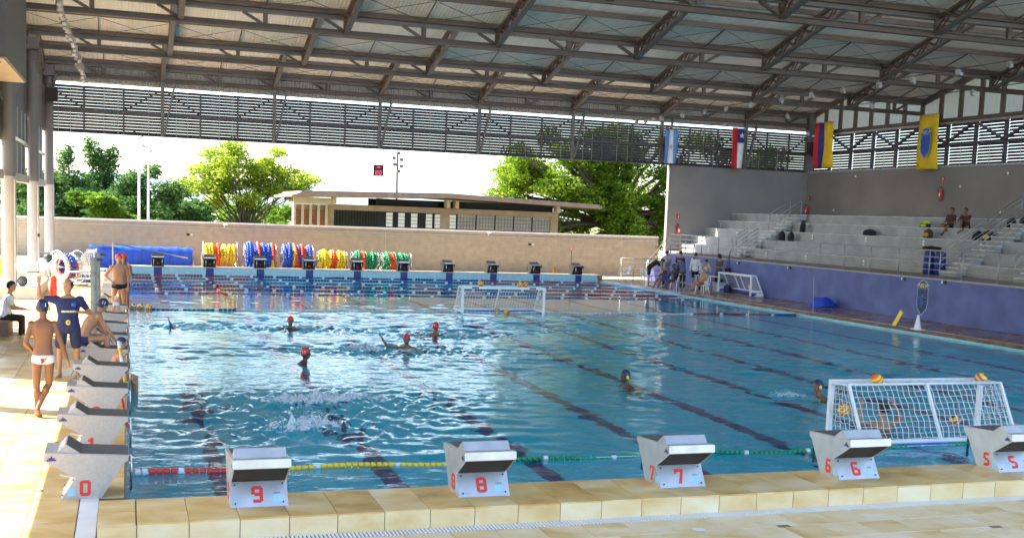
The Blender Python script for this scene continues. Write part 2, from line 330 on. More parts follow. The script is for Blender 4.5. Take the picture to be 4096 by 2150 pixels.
# near and far raised kerbs
def kerb(name, y0, y1, x0, x1, zd, facey, facedir):
    k = struct(MB().box(x0+.006, min(y0, y1)+.02, -.06, x1-.006, max(y0, y1)-.004, ZK-.022).build(name, mt_joint))
    return k
kn = kerb('near_kerb', -.97, 0, -.28, 27, ZD, -.99, -1)
tiles('kerb_tile', mt_sand, kn, [(.35+.5*i, -.497, ZK) for i in range(52)], .022, .5, .985)
ob('kerb_tile_half', MB().box(-.18, -.24, -.022, .18, .24, 0).mesh('kerb_tile_half', mt_sand), kn, (-.092, -.75, ZK)); ob('kerb_tile_half', bpy.data.meshes['kerb_tile_half'], kn, (-.092, -.25, ZK))
rt = MB().box(-.246, -.012, -.1, .246, .012, .1).mesh('riser_tile', mt_sandface)
MB().box(-.272, -.99, ZD-.006, .095, -.966, ZD+.192).build('riser_tile_half', mt_sandface, kn)
for i in range(52): ob('riser_tile', rt, kn, (.35+.5*i, -.978+random.uniform(-.001, .001), ZD+.092))
kf = kerb('far_kerb', L0+.004, 47.35, 0, 25.4, .2, L0, -1)
MB().box(-.05, L0-.02, ZK-.024, 25.4, 47.4, ZK).build('coping', stone('pale_coping', [(.55, .40, .24), (.66, .53, .38), (.74, .64, .5)]), kf)
MB().box(25.15, L0, .2, 25.4, 47.3, ZK-.025).build('end_face', mt_sandwetshade, kf)
fd = struct(MB().box(-12, 47.41, -.08, 31, 51, .20).build('far_deck', M('far_deck_stone', (.56, .42, .27), .6, var=.15, scale=3)))
# right deck with wet stone toned down for shade, blue edge and white channel line
rd = MB(); n = 24
for i in range(n):
    ya, yb = -1+i*2.02, -1+(i+1)*2.02
    rd.quad((XR(ya)+.10, ya, .2), (33, ya, .2), (33, yb, .2), (XR(yb)+.10, yb, .2))
rdo = struct(rd.build('right_deck', mt_sandwetshade, fix=False))
e = MB(); e.add([(XR(-1)-.0, -1, .117), (XR(-1)+.10, -1, .1995), (XR(L0)+.10, L0, .1995), (XR(L0), L0, .117)], [(0, 1, 2, 3)]); e.build('edge_stone', mt_sandwetshade, rdo, fix=False)
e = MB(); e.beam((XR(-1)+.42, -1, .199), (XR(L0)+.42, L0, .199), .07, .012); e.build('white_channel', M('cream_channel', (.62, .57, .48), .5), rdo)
struct(MB().box(25.1, 46.46, -.08, 33, 51, .199).build('corner_deck', M('corner_stone', (.60, .47, .31), .35, var=.15, scale=2)))
# far block wall with coping, conduit and lamps
wl = tag(ob('block_wall', None, None, (0, 51.0, 0)), 'long painted concrete block wall with white coping behind the far pool end', 'wall')
MB().box(-14, .012, 0, 31.02, .19, 2.58).build('wall_core', M('block_mortar', (.28, .23, .17), .9, var=.1), wl)
MB().box(-14, -.04, 2.582, 31.0, .24, 2.66).build('coping', mt_cap, wl)
bme = MB(); a, b_, c_ = .193, .0925, .004
bme.rings([[(-a, .014, -b_), (a, .014, -b_), (a, .014, b_), (-a, .014, b_)], [(-a, .002, -b_), (a, .002, -b_), (a, .002, b_), (-a, .002, b_)], [(-a+c_, 0, -b_+c_), (a-c_, 0, -b_+c_), (a-c_, 0, b_-c_), (-a+c_, 0, b_-c_)]])
rest = MB(); bm_ = bme.mesh('block', mt_block); cnt = 0
for r in range(13):
    z = .295+.19*r
    for c in range(114):
        x = 30.8-.39*c - (.195 if r % 2 else 0)
        if z > 2.6: continue
        if c < 31 and 1 <= r < 11 and cnt < 300: ob('block', bm_, wl, (x, random.uniform(-.002, .002), z)); cnt += 1
        else:
            dy = random.uniform(-.002, .002); rest.add([(p[0]+x, p[1]+dy, p[2]+z) for p in bme.v], bme.f)
stuff(rest.build('block_courses', mt_block, wl))
MB().tube([(-14, -.03, 2.36), (30.9, -.03, 2.36)], .022, 6).build('conduit', mt_concw, wl)
MB().tube([(13.9, -.03, .3), (13.9, -.03, 2.34)], .018, 6).build('conduit_drop', mt_concw, wl)
for x in (5.0, 20.0): MB().tube([(x, -.03, 2.38), (x, -.04, 2.5), (x-.03, -.1, 2.53)], .03, 6).sph((x+.07, -.1, 2.55), (.12, .07, .06)).build('wall_lamp', mt_white, wl)
for x in (3.2, 22.7): MB().cbox((x-.09, -.02, 1.95), (.16, .05, .13)).build('sign_box', mt_black, wl); MB().cbox((x+.09, -.022, 1.95), (.10, .05, .10)).build('emergency_lamp', mt_white, wl)
# ---------------------------------------------------------------- the hall: columns, roof, louvres, walls, grandstand
XK = [-3.97+5.72*k for k in range(9)]; YT = [50, 39.5, 29, 18.5, 8, -2.5]; SL = .29; ZLo, ZTo = 9.88, 10.45
mt_col = M('column_paint', (.42, .40, .37), .55, var=.06, scale=2)
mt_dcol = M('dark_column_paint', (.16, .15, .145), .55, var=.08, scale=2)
colnames = ['nearest', 'second', 'third', 'fourth', 'farthest']
for y, z0, lab in [(8, ZD, 'grey round concrete column beside the deck, nearest the camera'), (18.5, ZD, 'grey round concrete column behind the seated man'), (29, .65, 'leftmost grey round column standing on the low plinth'),
                   (39.5, .66, 'middle grey round column behind the white lane reel'), (50, .66, 'grey round column at the far corner beside the block wall')]:
    t = thing('column', lab, 'column', (-3.73, y, 0), 0, 'round columns along the left side')
    MB().cyl((0, 0, z0), (0, 0, 4.3), .23, n=24).build('shaft', mt_col, t, 40)
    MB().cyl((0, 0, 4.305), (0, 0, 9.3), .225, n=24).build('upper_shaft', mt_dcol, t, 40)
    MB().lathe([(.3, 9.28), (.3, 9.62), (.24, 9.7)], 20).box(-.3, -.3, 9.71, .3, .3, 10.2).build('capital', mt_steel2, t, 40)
    if y in (29, 39.5):
        MB().tube([(.19, -.2, z0), (.19, -.2, 4.2)], .025, 6).build('conduit', mt_concw, t)
        MB().cbox((.22, -.22, 1.35 if y == 29 else 2.05), (.09, .06, .14)).build('switch_box', mt_white if y == 29 else mt_black, t)
MBp = lambda *a: MB().box(*a)
for nm, a, lab in [('plinth', (-6, 28.3, ZD-.01, -2.8, 33.4, .65), 'low pale concrete plinth under the leftmost column'), ('plinth', (-6, 37.5, ZD-.01, -3.2, 50.6, .66), 'low pale concrete ledge under the middle and far columns')]:
    tag(MB().box(*a).build(nm, mt_concw), lab, 'plinth')
tag(MB().box(-2.6, 49.9, .2, -.6, 50.3, .62).build('low_wall', mt_concw), 'short low concrete wall beside the far corner column', 'wall')
# left side: concrete beam, side panels, upper box
t = thing('side_beam', 'concrete edge beam running between the columns on the left', 'beam')
for y0, y1 in [(-4, 18.2), (18.8, 28.7), (29.3, 39.2), (39.8, 49.7)]: MB().box(-4.2, y0, 4.2, -3.85, y1, 4.5).build('beam_span', mt_conc, t)
def corr(mb, p0, u, w, v, h, pitch=.25, dep=.035, n=None):
    """trapezoid-ribbed sheet: starts at p0, w metres along u, ribs run h metres along v"""
    p0, u, v = V(p0), V(u).normalized(), V(v).normalized(); nrm = u.cross(v).normalized(); cnt = max(1, int(round(w/pitch))); pr = []
    for i in range(cnt):
        b = i*w/cnt; q = w/cnt
        pr += [(b, 0), (b+q*.55, 0), (b+q*.65, dep), (b+q*.9, dep)]
    pr.append((w, 0))
    a = [p0+u*x+nrm*d for x, d in pr]; return mb.rings([a, [p+v*h for p in a]], closed=False)
t = thing('side_cladding', 'dark ribbed side cladding above the beam on the left, partly added to cut the sun', 'cladding')
for y0, y1, z0, z1 in [(-3, 18.2, 4.52, 7.0), (18.8, 33.0, 5.5, 7.0), (39.3, 43.1, 5.7, 7.0), (33.2, 39.2, 6.42, 7.0), (43.2, 49.5, 6.02, 7.0), (33.2, 39.2, 4.52, 6.4), (43.2, 49.5, 4.52, 6.0)]:  # unseen near panels and gap fillers are added to limit the sun
    b = MB(); corr(b, (-4.05, y0, z0), (0, 1, 0), y1-y0, (0, 0, 1), z1-z0, .3, .05); b.build('panel', mt_steel2, t, fix=False)
for y0, y1 in [(-3, 50)]:
    b = MB(); corr(b, (-4.08, y0, 7.02), (0, 1, 0), y1-y0, (0, 0, 1), 2.6, .3, .05); b.build('upper_panel', mt_steel2, t, fix=False)
b = MB()
for ti in range(5): b.add([(-3.985, YT[ti]+.02, 9.5), (-3.985, YT[ti]-10.48, 9.5), (-3.985, YT[ti]-10.48, 10.7+SL*10.5), (-3.985, YT[ti]+.02, 10.7)], [(0, 1, 2, 3)])  # left gables closed, out of view, to stop sun patches on the pool
b.build('gable_infill', mt_steel2, t, fix=False)
for y in (34.6, 36.4, 38, 44.5, 46, 47.5): MB().beam((-3.93, y, 4.53), (-3.93, y+.3, 7), .05, .05).build('strut', mt_rail, t)
MB().box(-4.0, 33.2, 5.72, -3.9, 39.2, 5.84).build('rail', mt_rail, t); MB().box(-4.0, 43.2, 5.72, -3.9, 49.5, 5.84).build('rail', mt_rail, t)
tag(MB().box(-8, 13.6, 0, -4.25, 18.4, 10).build('unseen_side_block', mt_conc), 'plain grey side room wall outside the left columns', 'building')
tag(MB().box(-14, -12, 0, -5.2, -4, 6).build('unseen_side_block', mt_conc), 'added unseen grey block left of the camera, casting shade', 'building')  # unseen building added to keep the sun off the near deck
t = thing('upper_cabin', 'dark box cabin hung under the roof at the top left corner', 'cabin', (-6.2, 20.4, 7.2))
MB().box(0, 0, .03, 3.2, 6.7, 3).build('shell', M('cabin_grey', (.13, .12, .11), .6, var=.1), t)
MB().box(.05, .08, 0, 3.15, 6.62, .025).build('soffit', M('cabin_soffit', (.5, .40, .28), .6), t)
for i in range(5): MB().box(2.2, .3+i*.16, -.02, 3.0, .38+i*.16, -.002).build('grille_bar', mt_dark, t)
# roof trusses across the hall
half = [x for k in range(8) for x in (XK[k], XK[k]+2.86)] + [XK[8]]
tl = ['far truss above the louvre screen', 'second steel truss from the far end', 'third steel truss from the far end', 'fourth steel truss from the far end', 'fifth steel truss from the far end', 'nearest steel truss above the near deck']
pm = MB().box(-.08, -.06, ZLo+.1, .08, .06, ZTo-.12).mesh('post', mt_steel)
dm = [MB().beam((s*.78, 0, ZTo-.12), (s*.12, 0, ZLo+.1), .09, .16, (0, 1, 0)).mesh('diagonal', mt_steel) for s in (-1, 1)]
for y, lb in zip(YT, tl):
    t = thing('roof_truss', 'dark horizontal roof truss, '+lb, 'truss', (0, y, 0), 0, 'roof trusses across the hall')
    b = MB(); b.box(-4.1, -.11, ZLo-.1, 40.6, .11, ZLo-.07).box(-4.1, -.11, ZLo+.07, 40.6, .11, ZLo+.1).box(-4.1, -.03, ZLo-.07, 40.6, .03, ZLo+.07); b.build('bottom_chord', mt_steel, t)
    b = MB(); b.box(-4.1, -.13, ZTo-.12, 40.6, .13, ZTo-.09).box(-4.1, -.13, ZTo+.09, 40.6, .13, ZTo+.12).box(-4.1, -.03, ZTo-.09, 40.6, .03, ZTo+.09); b.build('top_chord', mt_steel2, t)
    for i, x in enumerate(half):
        if x > 40.4: continue
        ob('post', pm, t, (x, 0, 0)); ob('diagonal', dm[0 if x < 19.5 else 1], t, (x, 0, 0))
# lattice rafters and roof bays
DY = 10.5; rise = SL*DY; n_l = 19
cw = MB()
for i in range(n_l):
    a = DY*i/n_l; b2 = DY*(i+1)/n_l; p0, p1 = ((0, -a, ZLo+.05+SL*a), (0, -b2, ZLo+.42+SL*b2)) if i % 2 == 0 else ((0, -a, ZLo+.42+SL*a), (0, -b2, ZLo+.05+SL*b2))
lace = [MB().beam((sx_, 0, ZLo+.06), (sx_, -DY/n_l, ZLo+.44+SL*DY/n_l), .05, .05, (1, 0, 0)).beam((-sx_, 0, ZLo+.06), (-sx_, -DY/n_l, ZLo+.44+SL*DY/n_l), .05, .05, (1, 0, 0)).mesh('lace_bar', mt_rust) for sx_ in (.07,)] + \
       [MB().beam((.07, 0, ZLo+.44), (.07, -DY/n_l, ZLo+.06+SL*DY/n_l), .05, .05, (1, 0, 0)).beam((-.07, 0, ZLo+.44), (-.07, -DY/n_l, ZLo+.06+SL*DY/n_l), .05, .05, (1, 0, 0)).mesh('lace_bar', mt_rust)]
lch = MB().beam((0, 0, ZLo), (0, -DY, ZLo+rise), .2, .1).mesh('lower_chord', mt_steel2); uch = MB().beam((0, 0, ZLo+.5), (0, -DY, ZLo+.5+rise), .2, .09).mesh('upper_chord', mt_steel)
ep = MB().box(-.1, -.05, ZLo-.1, .1, .05, ZLo+.5).mesh('end_post', mt_steel)
lrest = MB()
for i in range(n_l):
    src = lace[i % 2]; d = DY*i/n_l
    for v in [None]: pass
lr_me = None
pos_w = ['first', 'second', 'third', 'fourth', 'fifth', 'sixth', 'seventh', 'eighth']
ylab = ['far', 'second', 'third', 'fourth', 'nearest']
for ti in range(5):
    for k in range(8):
        t = thing('lattice_rafter', 'sloping lattice roof beam, %s from the left in the %s roof bay' % (pos_w[k], ylab[ti]), 'roof beam', (XK[k], YT[ti], 0), 0, 'lattice roof beams')
        ob('lower_chord', lch, t); ob('upper_chord', uch, t); ob('end_post', ep, t)
        nn = 10 if ti < 3 else 0
        for i in range(nn): ob('lace_bar', lace[i % 2], t, (0, -DY*i/n_l, SL*DY*i/n_l))
        if lr_me is None:
            b = MB()
            for i in range(10, n_l):
                s_ = lace[i % 2]; b.add([(v.co.x, v.co.y-DY*i/n_l, v.co.z+SL*DY*i/n_l) for v in s_.vertices], [tuple(q.vertices) for q in s_.polygons])
            lr_me = b.mesh('lacing', mt_rust)
            for i in range(0, 10):
                s_ = lace[i % 2]; b.add([(v.co.x, v.co.y-DY*i/n_l, v.co.z+SL*DY*i/n_l) for v in s_.vertices], [tuple(q.vertices) for q in s_.polygons])
            lr_all = b.mesh('lacing', mt_rust)
        ob('lacing', lr_me if nn else lr_all, t)
sh = MB(); corr(sh, (0, 0, 10.66), (1, 0, 0), 5.72, (0, -1, SL), math.hypot(DY, rise), .14, .016); sh = sh.mesh('roof_sheet', mt_sheet, fix=False)
pl = MB(); pl.box(-4.1, -.05, .0, 40.7, .05, .02).box(-4.1, -.05, .16, 40.7, .05, .18).box(-4.1, -.045, .02, 40.7, -.02, .16); pl = pl.mesh('purlin', mt_steel)
rod = MB()
for xa, xb in ((0, 2.86), (2.86, 5.72)):
    for da, db in ((.2, 1.75), (1.75, .2)): rod.tube([(xa+.1, -da, 10.46+SL*da), (xb-.1, -db, 10.46+SL*db)], .012, 5)
rod.beam((2.86, -.2, 10.5+SL*.2), (2.86, -1.75, 10.5+SL*1.75), .04, .04); rod = rod.mesh('brace_rod', mt_steel)
for ti in range(5):
    t = thing('roof_bay', 'pale ribbed roof slope with dark purlins, %s' % ['over the far end of the pool', 'second from the far end', 'third from the far end', 'fourth from the far end', 'nearest the camera'][ti], 'roof', (0, YT[ti], 0), 0, 'sawtooth roof bays')
    for k in range(8): ob('roof_sheet', sh, t, (XK[k], 0, 0)); ob('brace_rod', rod, t, (XK[k], 0, 0))
    for d in (.12, 1.85, 3.6, 5.35, 7.1, 8.85, 10.2): ob('purlin', pl, t, (0, -d, 10.46+SL*d))
# right gable panels (ribbed, translucent) and frame
t = thing('gable_cladding', 'pale ribbed translucent panels between dark frames above the right wall', 'cladding', (40.86, 0, 0))
for ti in range(5):
    for i in range(7):
        d0, d1 = 1.5*i, 1.5*(i+1); ya, yb = YT[ti]-d0, YT[ti]-d1; b = MB(); n = 6
        pr = [(ya+(yb-ya)*j/(2*n), (.0 if j % 2 else .03)) for j in range(2*n+1)]
        b.rings([[(d, y, 9.5) for y, d in pr], [(d, y, 10.5+SL*(YT[ti]-y)) for y, d in pr]], closed=False); b.build('ribbed_panel', mt_gable, t, fix=False)
        MB().box(-.16, ya-.12, 9.4, -.03, ya+.12, 10.5+SL*d0).build('frame_post', mt_steel, t)
    MB().beam((-.1, YT[ti], 10.45), (-.1, YT[ti]-DY, 10.45+rise), .16, .3).build('gable_rafter', mt_steel, t)
MB().box(-.2, -4, 9.3, -.02, 50, 9.5).build('sill_beam', mt_steel, t); MB().box(-.32, -4, 9.16, -.22, 49.6, 9.28).build('cable_tray', mt_rail, t)
t = thing('eave_panel', 'ribbed grey panel strip over the far louvre screen', 'cladding', (0, 50.16, 0))
for k in range(8):
    b = MB(); corr(b, (XK[k]+.01, 0, 9.50), (1, 0, 0), 5.70, (0, 0, 1), 1.2, .14, .03); b.build('ribbed_panel', M('eave_ribbed', (.34, .31, .27), .6, var=.1) if k == 0 else bpy.data.materials['eave_ribbed'], t, fix=False)
# louvre screens
ZL0, ZL1 = 7.05, 9.38; NS = 15; pit = (ZL1-ZL0)/NS
def slatmesh(nm, Lg, ax):
    b = MB(); c = [(.035, -.062), (.026, -.070), (-.035, .062), (-.026, .070)]
    if ax == 'x': b.prism(c, lambda a, z, t_: (t_, a, z), 0, Lg)
    else: b.prism(c, lambda a, z, t_: (-a, t_, z), 0, Lg)
    return b.mesh(nm, mt_slat)
sx1 = slatmesh('slat', 5.71, 'x'); sx2 = slatmesh('slat', 4.62, 'x'); sy1 = slatmesh('slat', 1.98, 'y')
t = thing('louvre_screen', 'dark horizontal louvre screen hung across the far end under the roof', 'louvre screen', (0, 50.0, 0))
for k in range(8):
    me_ = sx1 if k < 7 else sx2
    for j in range(NS): ob('slat', me_, t, (XK[k]+.005, .11, ZL0+.06+pit*j))
    Lg = 5.72 if k < 7 else 4.65
    MB().box(XK[k]-.09, -.12, 7.0, XK[k]+.09, .06, 9.78).build('main_post', mt_steel2, t)
    for f in (1/3, 2/3): MB().box(XK[k]+Lg*f-.045, -.03, 7.0, XK[k]+Lg*f+.045, .04, 9.3).build('mullion', mt_slat, t)
    for f in (.12, .22, .5, .62, .88): MB().cyl((XK[k]+Lg*f, -.02, 7.0), (XK[k]+Lg*f, -.02, 9.6), .014, n=5).build('tie_rod', mt_rail, t)
    for a, b2 in ((.04, .33), (.96, .67)): MB().beam((XK[k]+Lg*a, -.07, 9.25), (XK[k]+Lg*b2, -.07, 8.2), .06, .08, (0, 1, 0)).build('diagonal', mt_slat, t)
    MB().beam((XK[k]+.1, -.14, 7.1), (XK[k]+.62, -.3, 9.8), .1, .14, (0, 1, 0)).build('knee_brace', mt_steel2, t)
MB().box(-4, -.06, 8.05, 40.6, .07, 8.2).build('middle_rail', mt_slat, t); MB().box(-4, -.05, 6.98, 40.6, .15, 7.03).build('bottom_rail', mt_slat, t); MB().tube([(-3.5, -.2, 9.52), (40.4, -.2, 9.52)], .035, 6).build('cable_pipe', mt_rail, t)
tag(MB().box(40.45, 49.75, 7.0, 40.95, 50.2, 10.6).build('corner_post', mt_steel2), 'dark square corner post between the two louvre screens', 'post')
t = thing('louvre_screen', 'dark louvre screen with zigzag braces above the right back wall', 'louvre screen', (40.75, 0, 0))
for k in range(11):
    y0 = 49.9-2.1*(k+1)
    for j in range(NS): ob('slat', sy1, t, (.12, y0+.06, ZL0+.06+pit*j))
    MB().box(-.06, y0-.1, 7.0, .06, y0+.1, 9.35).build('main_post', mt_slat, t)
    a = (0, y0+2.0, 9.15) if k % 2 else (0, y0+.1, 9.15); b2 = (0, y0+.1, 8.25) if k % 2 else (0, y0+2.0, 8.25)
    MB().beam((-.1, a[1], a[2]), (-.1, b2[1], b2[2]), .1, .14, (1, 0, 0)).build('diagonal', mt_slat, t)
    MB().cyl((.0, y0+1.05, 7), (.0, y0+1.05, 9.3), .014, n=5).build('tie_rod', mt_rail, t)
MB().box(-.08, 26, 8.06, .08, 49.9, 8.22).build('middle_rail', mt_slat, t); MB().box(-.06, -4, 9.34, .1, 49.9, 9.4).build('top_rail', mt_steel2, t)
b = MB(); b.box(.05, -4, 7.06, .1, 26.7, 9.33); b.build('solid_section', mt_steel2, t)
# grandstand walls
tag(MB().box(31.06, 50.0, 0, 40.7, 50.25, 7.0).box(31.0, 49.98, 1.0, 31.055, 50.27, 7.0).build('end_wall', mt_wallgrey), 'plain taupe end wall of the grandstand below the louvres', 'wall')
t = thing('back_wall', 'long taupe back wall behind the grandstand tiers', 'wall', (40.7, 0, 0)); MB().box(0, -6, 0, .3, 50.25, 6.98).build('wall_face', mt_wallgrey, t); MB().box(-.02, -6, 6.985, .3, 49.95, 7.045).build('ledge', mt_concw, t)
for y, z in [(45, 6.6), (32.7, 6.5), (36, 5.9), (47, 4.6), (33, 4.62), (25.6, 4.66)]: MB().box(-.03, y-.05, z, -.002, y+.05, z+.12).build('socket_plate', mt_white, t)
# grandstand platform, tiers
ZF = 1.83
t = thing('blue_wall', 'purple blue painted wall along the right deck with club crest', 'wall', (29.0, 0, 0))
MB().box(0, -6, .195, .25, 45.8, ZF-.05).build('wall_face', mt_blue, t)
MB().box(-.01, -6, ZF-.048, .26, 45.9, ZF+.01).build('wall_cap', M('wall_cap_grey', (.36, .34, .33), .6), t)
for i in range(9): MB().box(0.0, 45.805+i*.31, .195, .25, 45.805+(i+1)*.31-.002, ZF-.17*(i+1)).build('stepped_end', mt_blue, t)
for y, z in [(42.4, 1.7), (33, 1.72), (24.8, 1.74), (22.45, 1.76), (37.6, 1.7)]:
    MB().box(-.06, y-.06, z-.09, -.002, y+.06, z+.03).build('emergency_light', mt_black, t); MB().box(-.075, y+.065, z-.08, -.002, y+.13, z+.02).build('lamp', mt_white, t)
st_ = thing('grandstand', 'grey concrete seating tiers of the grandstand', 'grandstand', (0, 0, 0))
MB().box(29.26, -6, .195, 40.68, 45.8, ZF).build('walkway', M('walkway_brown', (.24, .17, .13), .6, var=.2, scale=2), st_)
MB().box(30.6, 45.81, .195, 40.68, 49.98, ZF).build('landing', mt_tier, st_)
TX = [31.9, 32.7, 33.6, 34.5, 35.4]; TZ = [2.33, 2.80, 3.29, 3.77, 4.24]
for i, (x, z) in enumerate(zip(TX, TZ)):
    x1 = TX[i+1]-.002 if i < 4 else 40.65
    b = MB(); b.box(x, -6, ZF+.003, x1, 49.96, z-.001); b.build('tier', mt_tier, st_)
    MB().box(x-.004, -6, z-.02, x+.045, 49.95, z+.004).build('nosing', mt_tierworn, st_)
for i in range(8): MB().box(29.3, 45.82+i*.31, .2, 30.55, 45.82+(i+1)*.31-.002, ZF-.18*(i+1)).build('stair_step', mt_tier, st_)
for i, (x, y, z) in enumerate([(34.49, 49.6, 3.52), (33.59, 46, 3.05), (33.59, 38.3, 3.1), (31.89, 46.2, 2.1), (31.89, 39.9, 2.1), (31.89, 36.2, 2.1), (31.89, 31.5, 2.1), (33.59, 33.8, 3.1), (33.59, 29.6, 3.1), (33.59, 26, 3.1)]):
    MB().box(x-.02, y-.05, z, x, y+.05, z+.1).box(x-.02, y-.05, z-.14, x, y+.05, z-.04).build('socket_plate', mt_white, st_)
def stair(lab, y, w, n=13):
    t = thing('stand_stair', lab, 'stairs', (0, y, 0), 0, 'stairs up the grandstand'); x0 = 31.35
    for i in range(n):
        z = ZF+(i+1)*(TZ[-1]-ZF)/n; x = x0+i*.305
        MB().box(x, -w/2, z-.30, x+.32, w/2, z-.05).build('step', mt_tier, t); MB().box(x-.03, -w/2-.01, z-.048, x+.325, w/2+.01, z+.003).build('tread', mt_tierworn, t)
    return t
stair('narrow white-edged stair up the tiers near the end wall', 42.1, .95); stair('narrow white-edged stair up the tiers at the right', 25.2, .95); stair('stair at the right edge of the picture beside the walkway', 21.0, 1.1)
def railrun(t, pts, hts, r=.024, posts=True):
    for h in hts: MB().tube([(p[0], p[1], p[2]+h) for p in pts], r if h == max(hts) else r*.7, 7).build('rail', mt_rail, t, True)
    if posts:
        for p in pts: MB().cyl(p, (p[0], p[1], p[2]+max(hts)), r, n=7).build('post', mt_rail, t, True)
t = thing('guard_rail', 'long grey tube railing along the top of the blue wall', 'railing', (29.1, 0, 0))
railrun(t, [(0, 45.5-1.83*i, ZF+.01) for i in range(27)], (.32, .56, .80, 1.05))
t = thing('guard_rail', 'short bright railing at the head of the far stair', 'railing', (0, 0, 0)); railrun(t, [(29.15, 45.55, ZF+.01), (30.6, 45.55, ZF), (30.6, 47.3, ZF)], (.32, .56, .8, 1.06))
t = thing('stair_rail', 'sloping grey handrail going down to the far deck', 'railing', (0, 0, 0)); railrun(t, [(29.1, 45.7, ZF), (29.1, 47.1, 1.0), (29.1, 48.5, .22)], (.35, .65, .98))
t = thing('deck_rail', 'white tube railing standing on the deck below the far stair', 'railing', (0, 0, 0))
railrun(t, [(27.2, 46.2, .2), (28.2, 46.2, .2), (28.9, 46.2, .2)], (.3, .6, .95, 1.25)); railrun(t, [(27.2, 47.9, .2), (28.9, 47.9, .2)], (.3, .6, .95, 1.2))
def srail(lab, y, x0, x1):
    t = thing('stair_rail', lab, 'railing', (0, y, 0), 0, 'handrails on the grandstand stairs'); zf = lambda x: ZF+max(0, min(1, (x-31.35)/3.97))*(TZ[-1]-ZF)
    railrun(t, [(x0, 0, zf(x0)), (x1, 0, zf(x1))], (.3, .55, .78, 1.0), .022)
srail('upper handrail on the left of the far tier stair', 42.65, 33.6, 34.9); srail('upper handrail on the right of the far tier stair', 41.55, 33.6, 34.9)
srail('lower handrail on the left of the far tier stair', 42.65, 31.4, 32.3); srail('lower handrail on the right of the far tier stair', 41.55, 31.4, 32.3)
srail('long handrail on the left of the right tier stair', 25.75, 31.4, 35.3); srail('long handrail on the right of the right tier stair', 24.6, 31.4, 35.3); srail('handrail beside the right edge stair', 21.6, 31.4, 35.3)
# ---------------------------------------------------------------- outside: pavilion, poles, trees
mt_pav = M('pavilion_render', (.36, .27, .18), .85, var=.15, scale=1.5, bump=.1)
mt_pavc = M('pavilion_cream', (.55, .46, .32), .8, var=.1, scale=2)
mt_fascia = M('pavilion_fascia', (.30, .20, .15), .8, var=.15, scale=3)
mt_brick = M('orange_brick', (.50, .22, .11), .85, var=.15, rnd=.1)
mt_glassw = M('frosted_pane', (.80, .82, .80), .25, var=.04)
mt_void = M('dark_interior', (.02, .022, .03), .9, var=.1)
t = thing('pavilion', 'low tan pavilion with wide flat gable roof beyond the block wall', 'building', (0, 60, 0))
b = MB(); b.prism([(9.6, 4.30), (19.8, 4.56), (30.3, 4.26), (30.3, 4.48), (19.8, 4.82), (10.3, 4.60), (9.6, 4.36)], lambda a, z, q: (a, q, z), -1.6, 7.5); rf = b.build('roof', mt_fascia, t)
MB().prism([(10.2, 4.62), (19.8, 4.84), (19.8, 4.87), (10.2, 4.65)], lambda a, z, q: (a, q, z), -1.5, 7.4).prism([(19.81, 4.84), (30.2, 4.50), (30.2, 4.53), (19.81, 4.87)], lambda a, z, q: (a, q, z), -1.5, 7.4).build('roof_membrane', mt_conc, rf)
for i in range(22): MB().box(9.58, -1.5+i*.4, 4.27, 9.7, -1.3+i*.4, 4.40).build('roof_tile_end', mt_concw, rf)
b = MB()
for x0, x1, z0, z1 in [(12.0, 27.8, 3.56, 3.92), (12.0, 27.8, 0, 2.55), (12.0, 12.5, 2.55, 3.56), (19.5, 20.15, 2.55, 3.56), (27.25, 27.8, 2.55, 3.56)]: b.box(x0, 0, z0, x1, .25, z1)
b.build('front_wall', mt_pav, t); MB().box(11.9, 6.5, 0, 27.8, 6.7, 2.2).build('rear_wall', mt_pav, t); MB().box(27.5, .26, 0, 27.8, 6.5, 3.92).build('right_wall', mt_pav, t)
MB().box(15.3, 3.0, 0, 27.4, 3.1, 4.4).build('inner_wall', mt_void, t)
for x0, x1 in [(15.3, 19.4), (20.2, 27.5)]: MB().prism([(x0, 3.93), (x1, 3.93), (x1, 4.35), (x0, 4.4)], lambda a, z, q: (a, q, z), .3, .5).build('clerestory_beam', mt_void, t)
for x in (12.45, 19.9, 20.5, 27.6): MB().box(x-.12, -.5, 3.93, x+.12, .2, 4.42).build('beam_end', mt_pavc, t)
MB().box(9.9, -.3, 3.86, 12.4, .0, 4.28).build('bay_lintel', mt_pavc, t)
bay = MB().box(9.9, .3, 0, 12.0, .4, 3.85).build('bay_wall', mt_pavc, t)
for i in range(5): MB().box(9.9+.5*i, -.28, 0, 10.05+.5*i, .3, 3.85).build('bay_fin', mt_pavc, bay)
bk = MB().box(-.13, -.04, -.085, .13, .04, .085).mesh('brick', mt_brick)
for i in range(4):
    for j in range(9): ob('brick', bk, bay, (10.22+.5*i, .22, 1.9+.19*j))
MB().box(12.5, .16, 2.55, 15.3, .2, 3.56).build('screen_back', translucent('leafy_glow', (.30, .36, .12), .6), t)
sc_ = MB()
for i in range(15):
    for j in range(5):
        x = 12.5+.187*i; z = 2.56+.2*j
        sc_.box(x, .06, z, x+.03, .15, z+.2).box(x+.03, .06, z, x+.187, .15, z+.03).beam((x+.03, .1, z+.03), (x+.187, .1, z+.2), .03, .05, (0, 1, 0)).beam((x+.187, .1, z+.03), (x+.03, .1, z+.2), .03, .05, (0, 1, 0))
stuff(sc_.build('pierced_screen', mt_void, t))
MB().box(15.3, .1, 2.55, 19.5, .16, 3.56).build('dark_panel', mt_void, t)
for x in (15.9, 16.7, 17.55, 18.55, 19.15, 20.16):
    w = .42; f = MB().box(x, .04, 2.6, x+w, .09, 3.5).build('window', mt_glassw, t)
    for z in (2.82, 3.05, 3.28): MB().box(x, .02, z-.012, x+w, .038, z+.012).build('glazing_bar', mt_void, f)
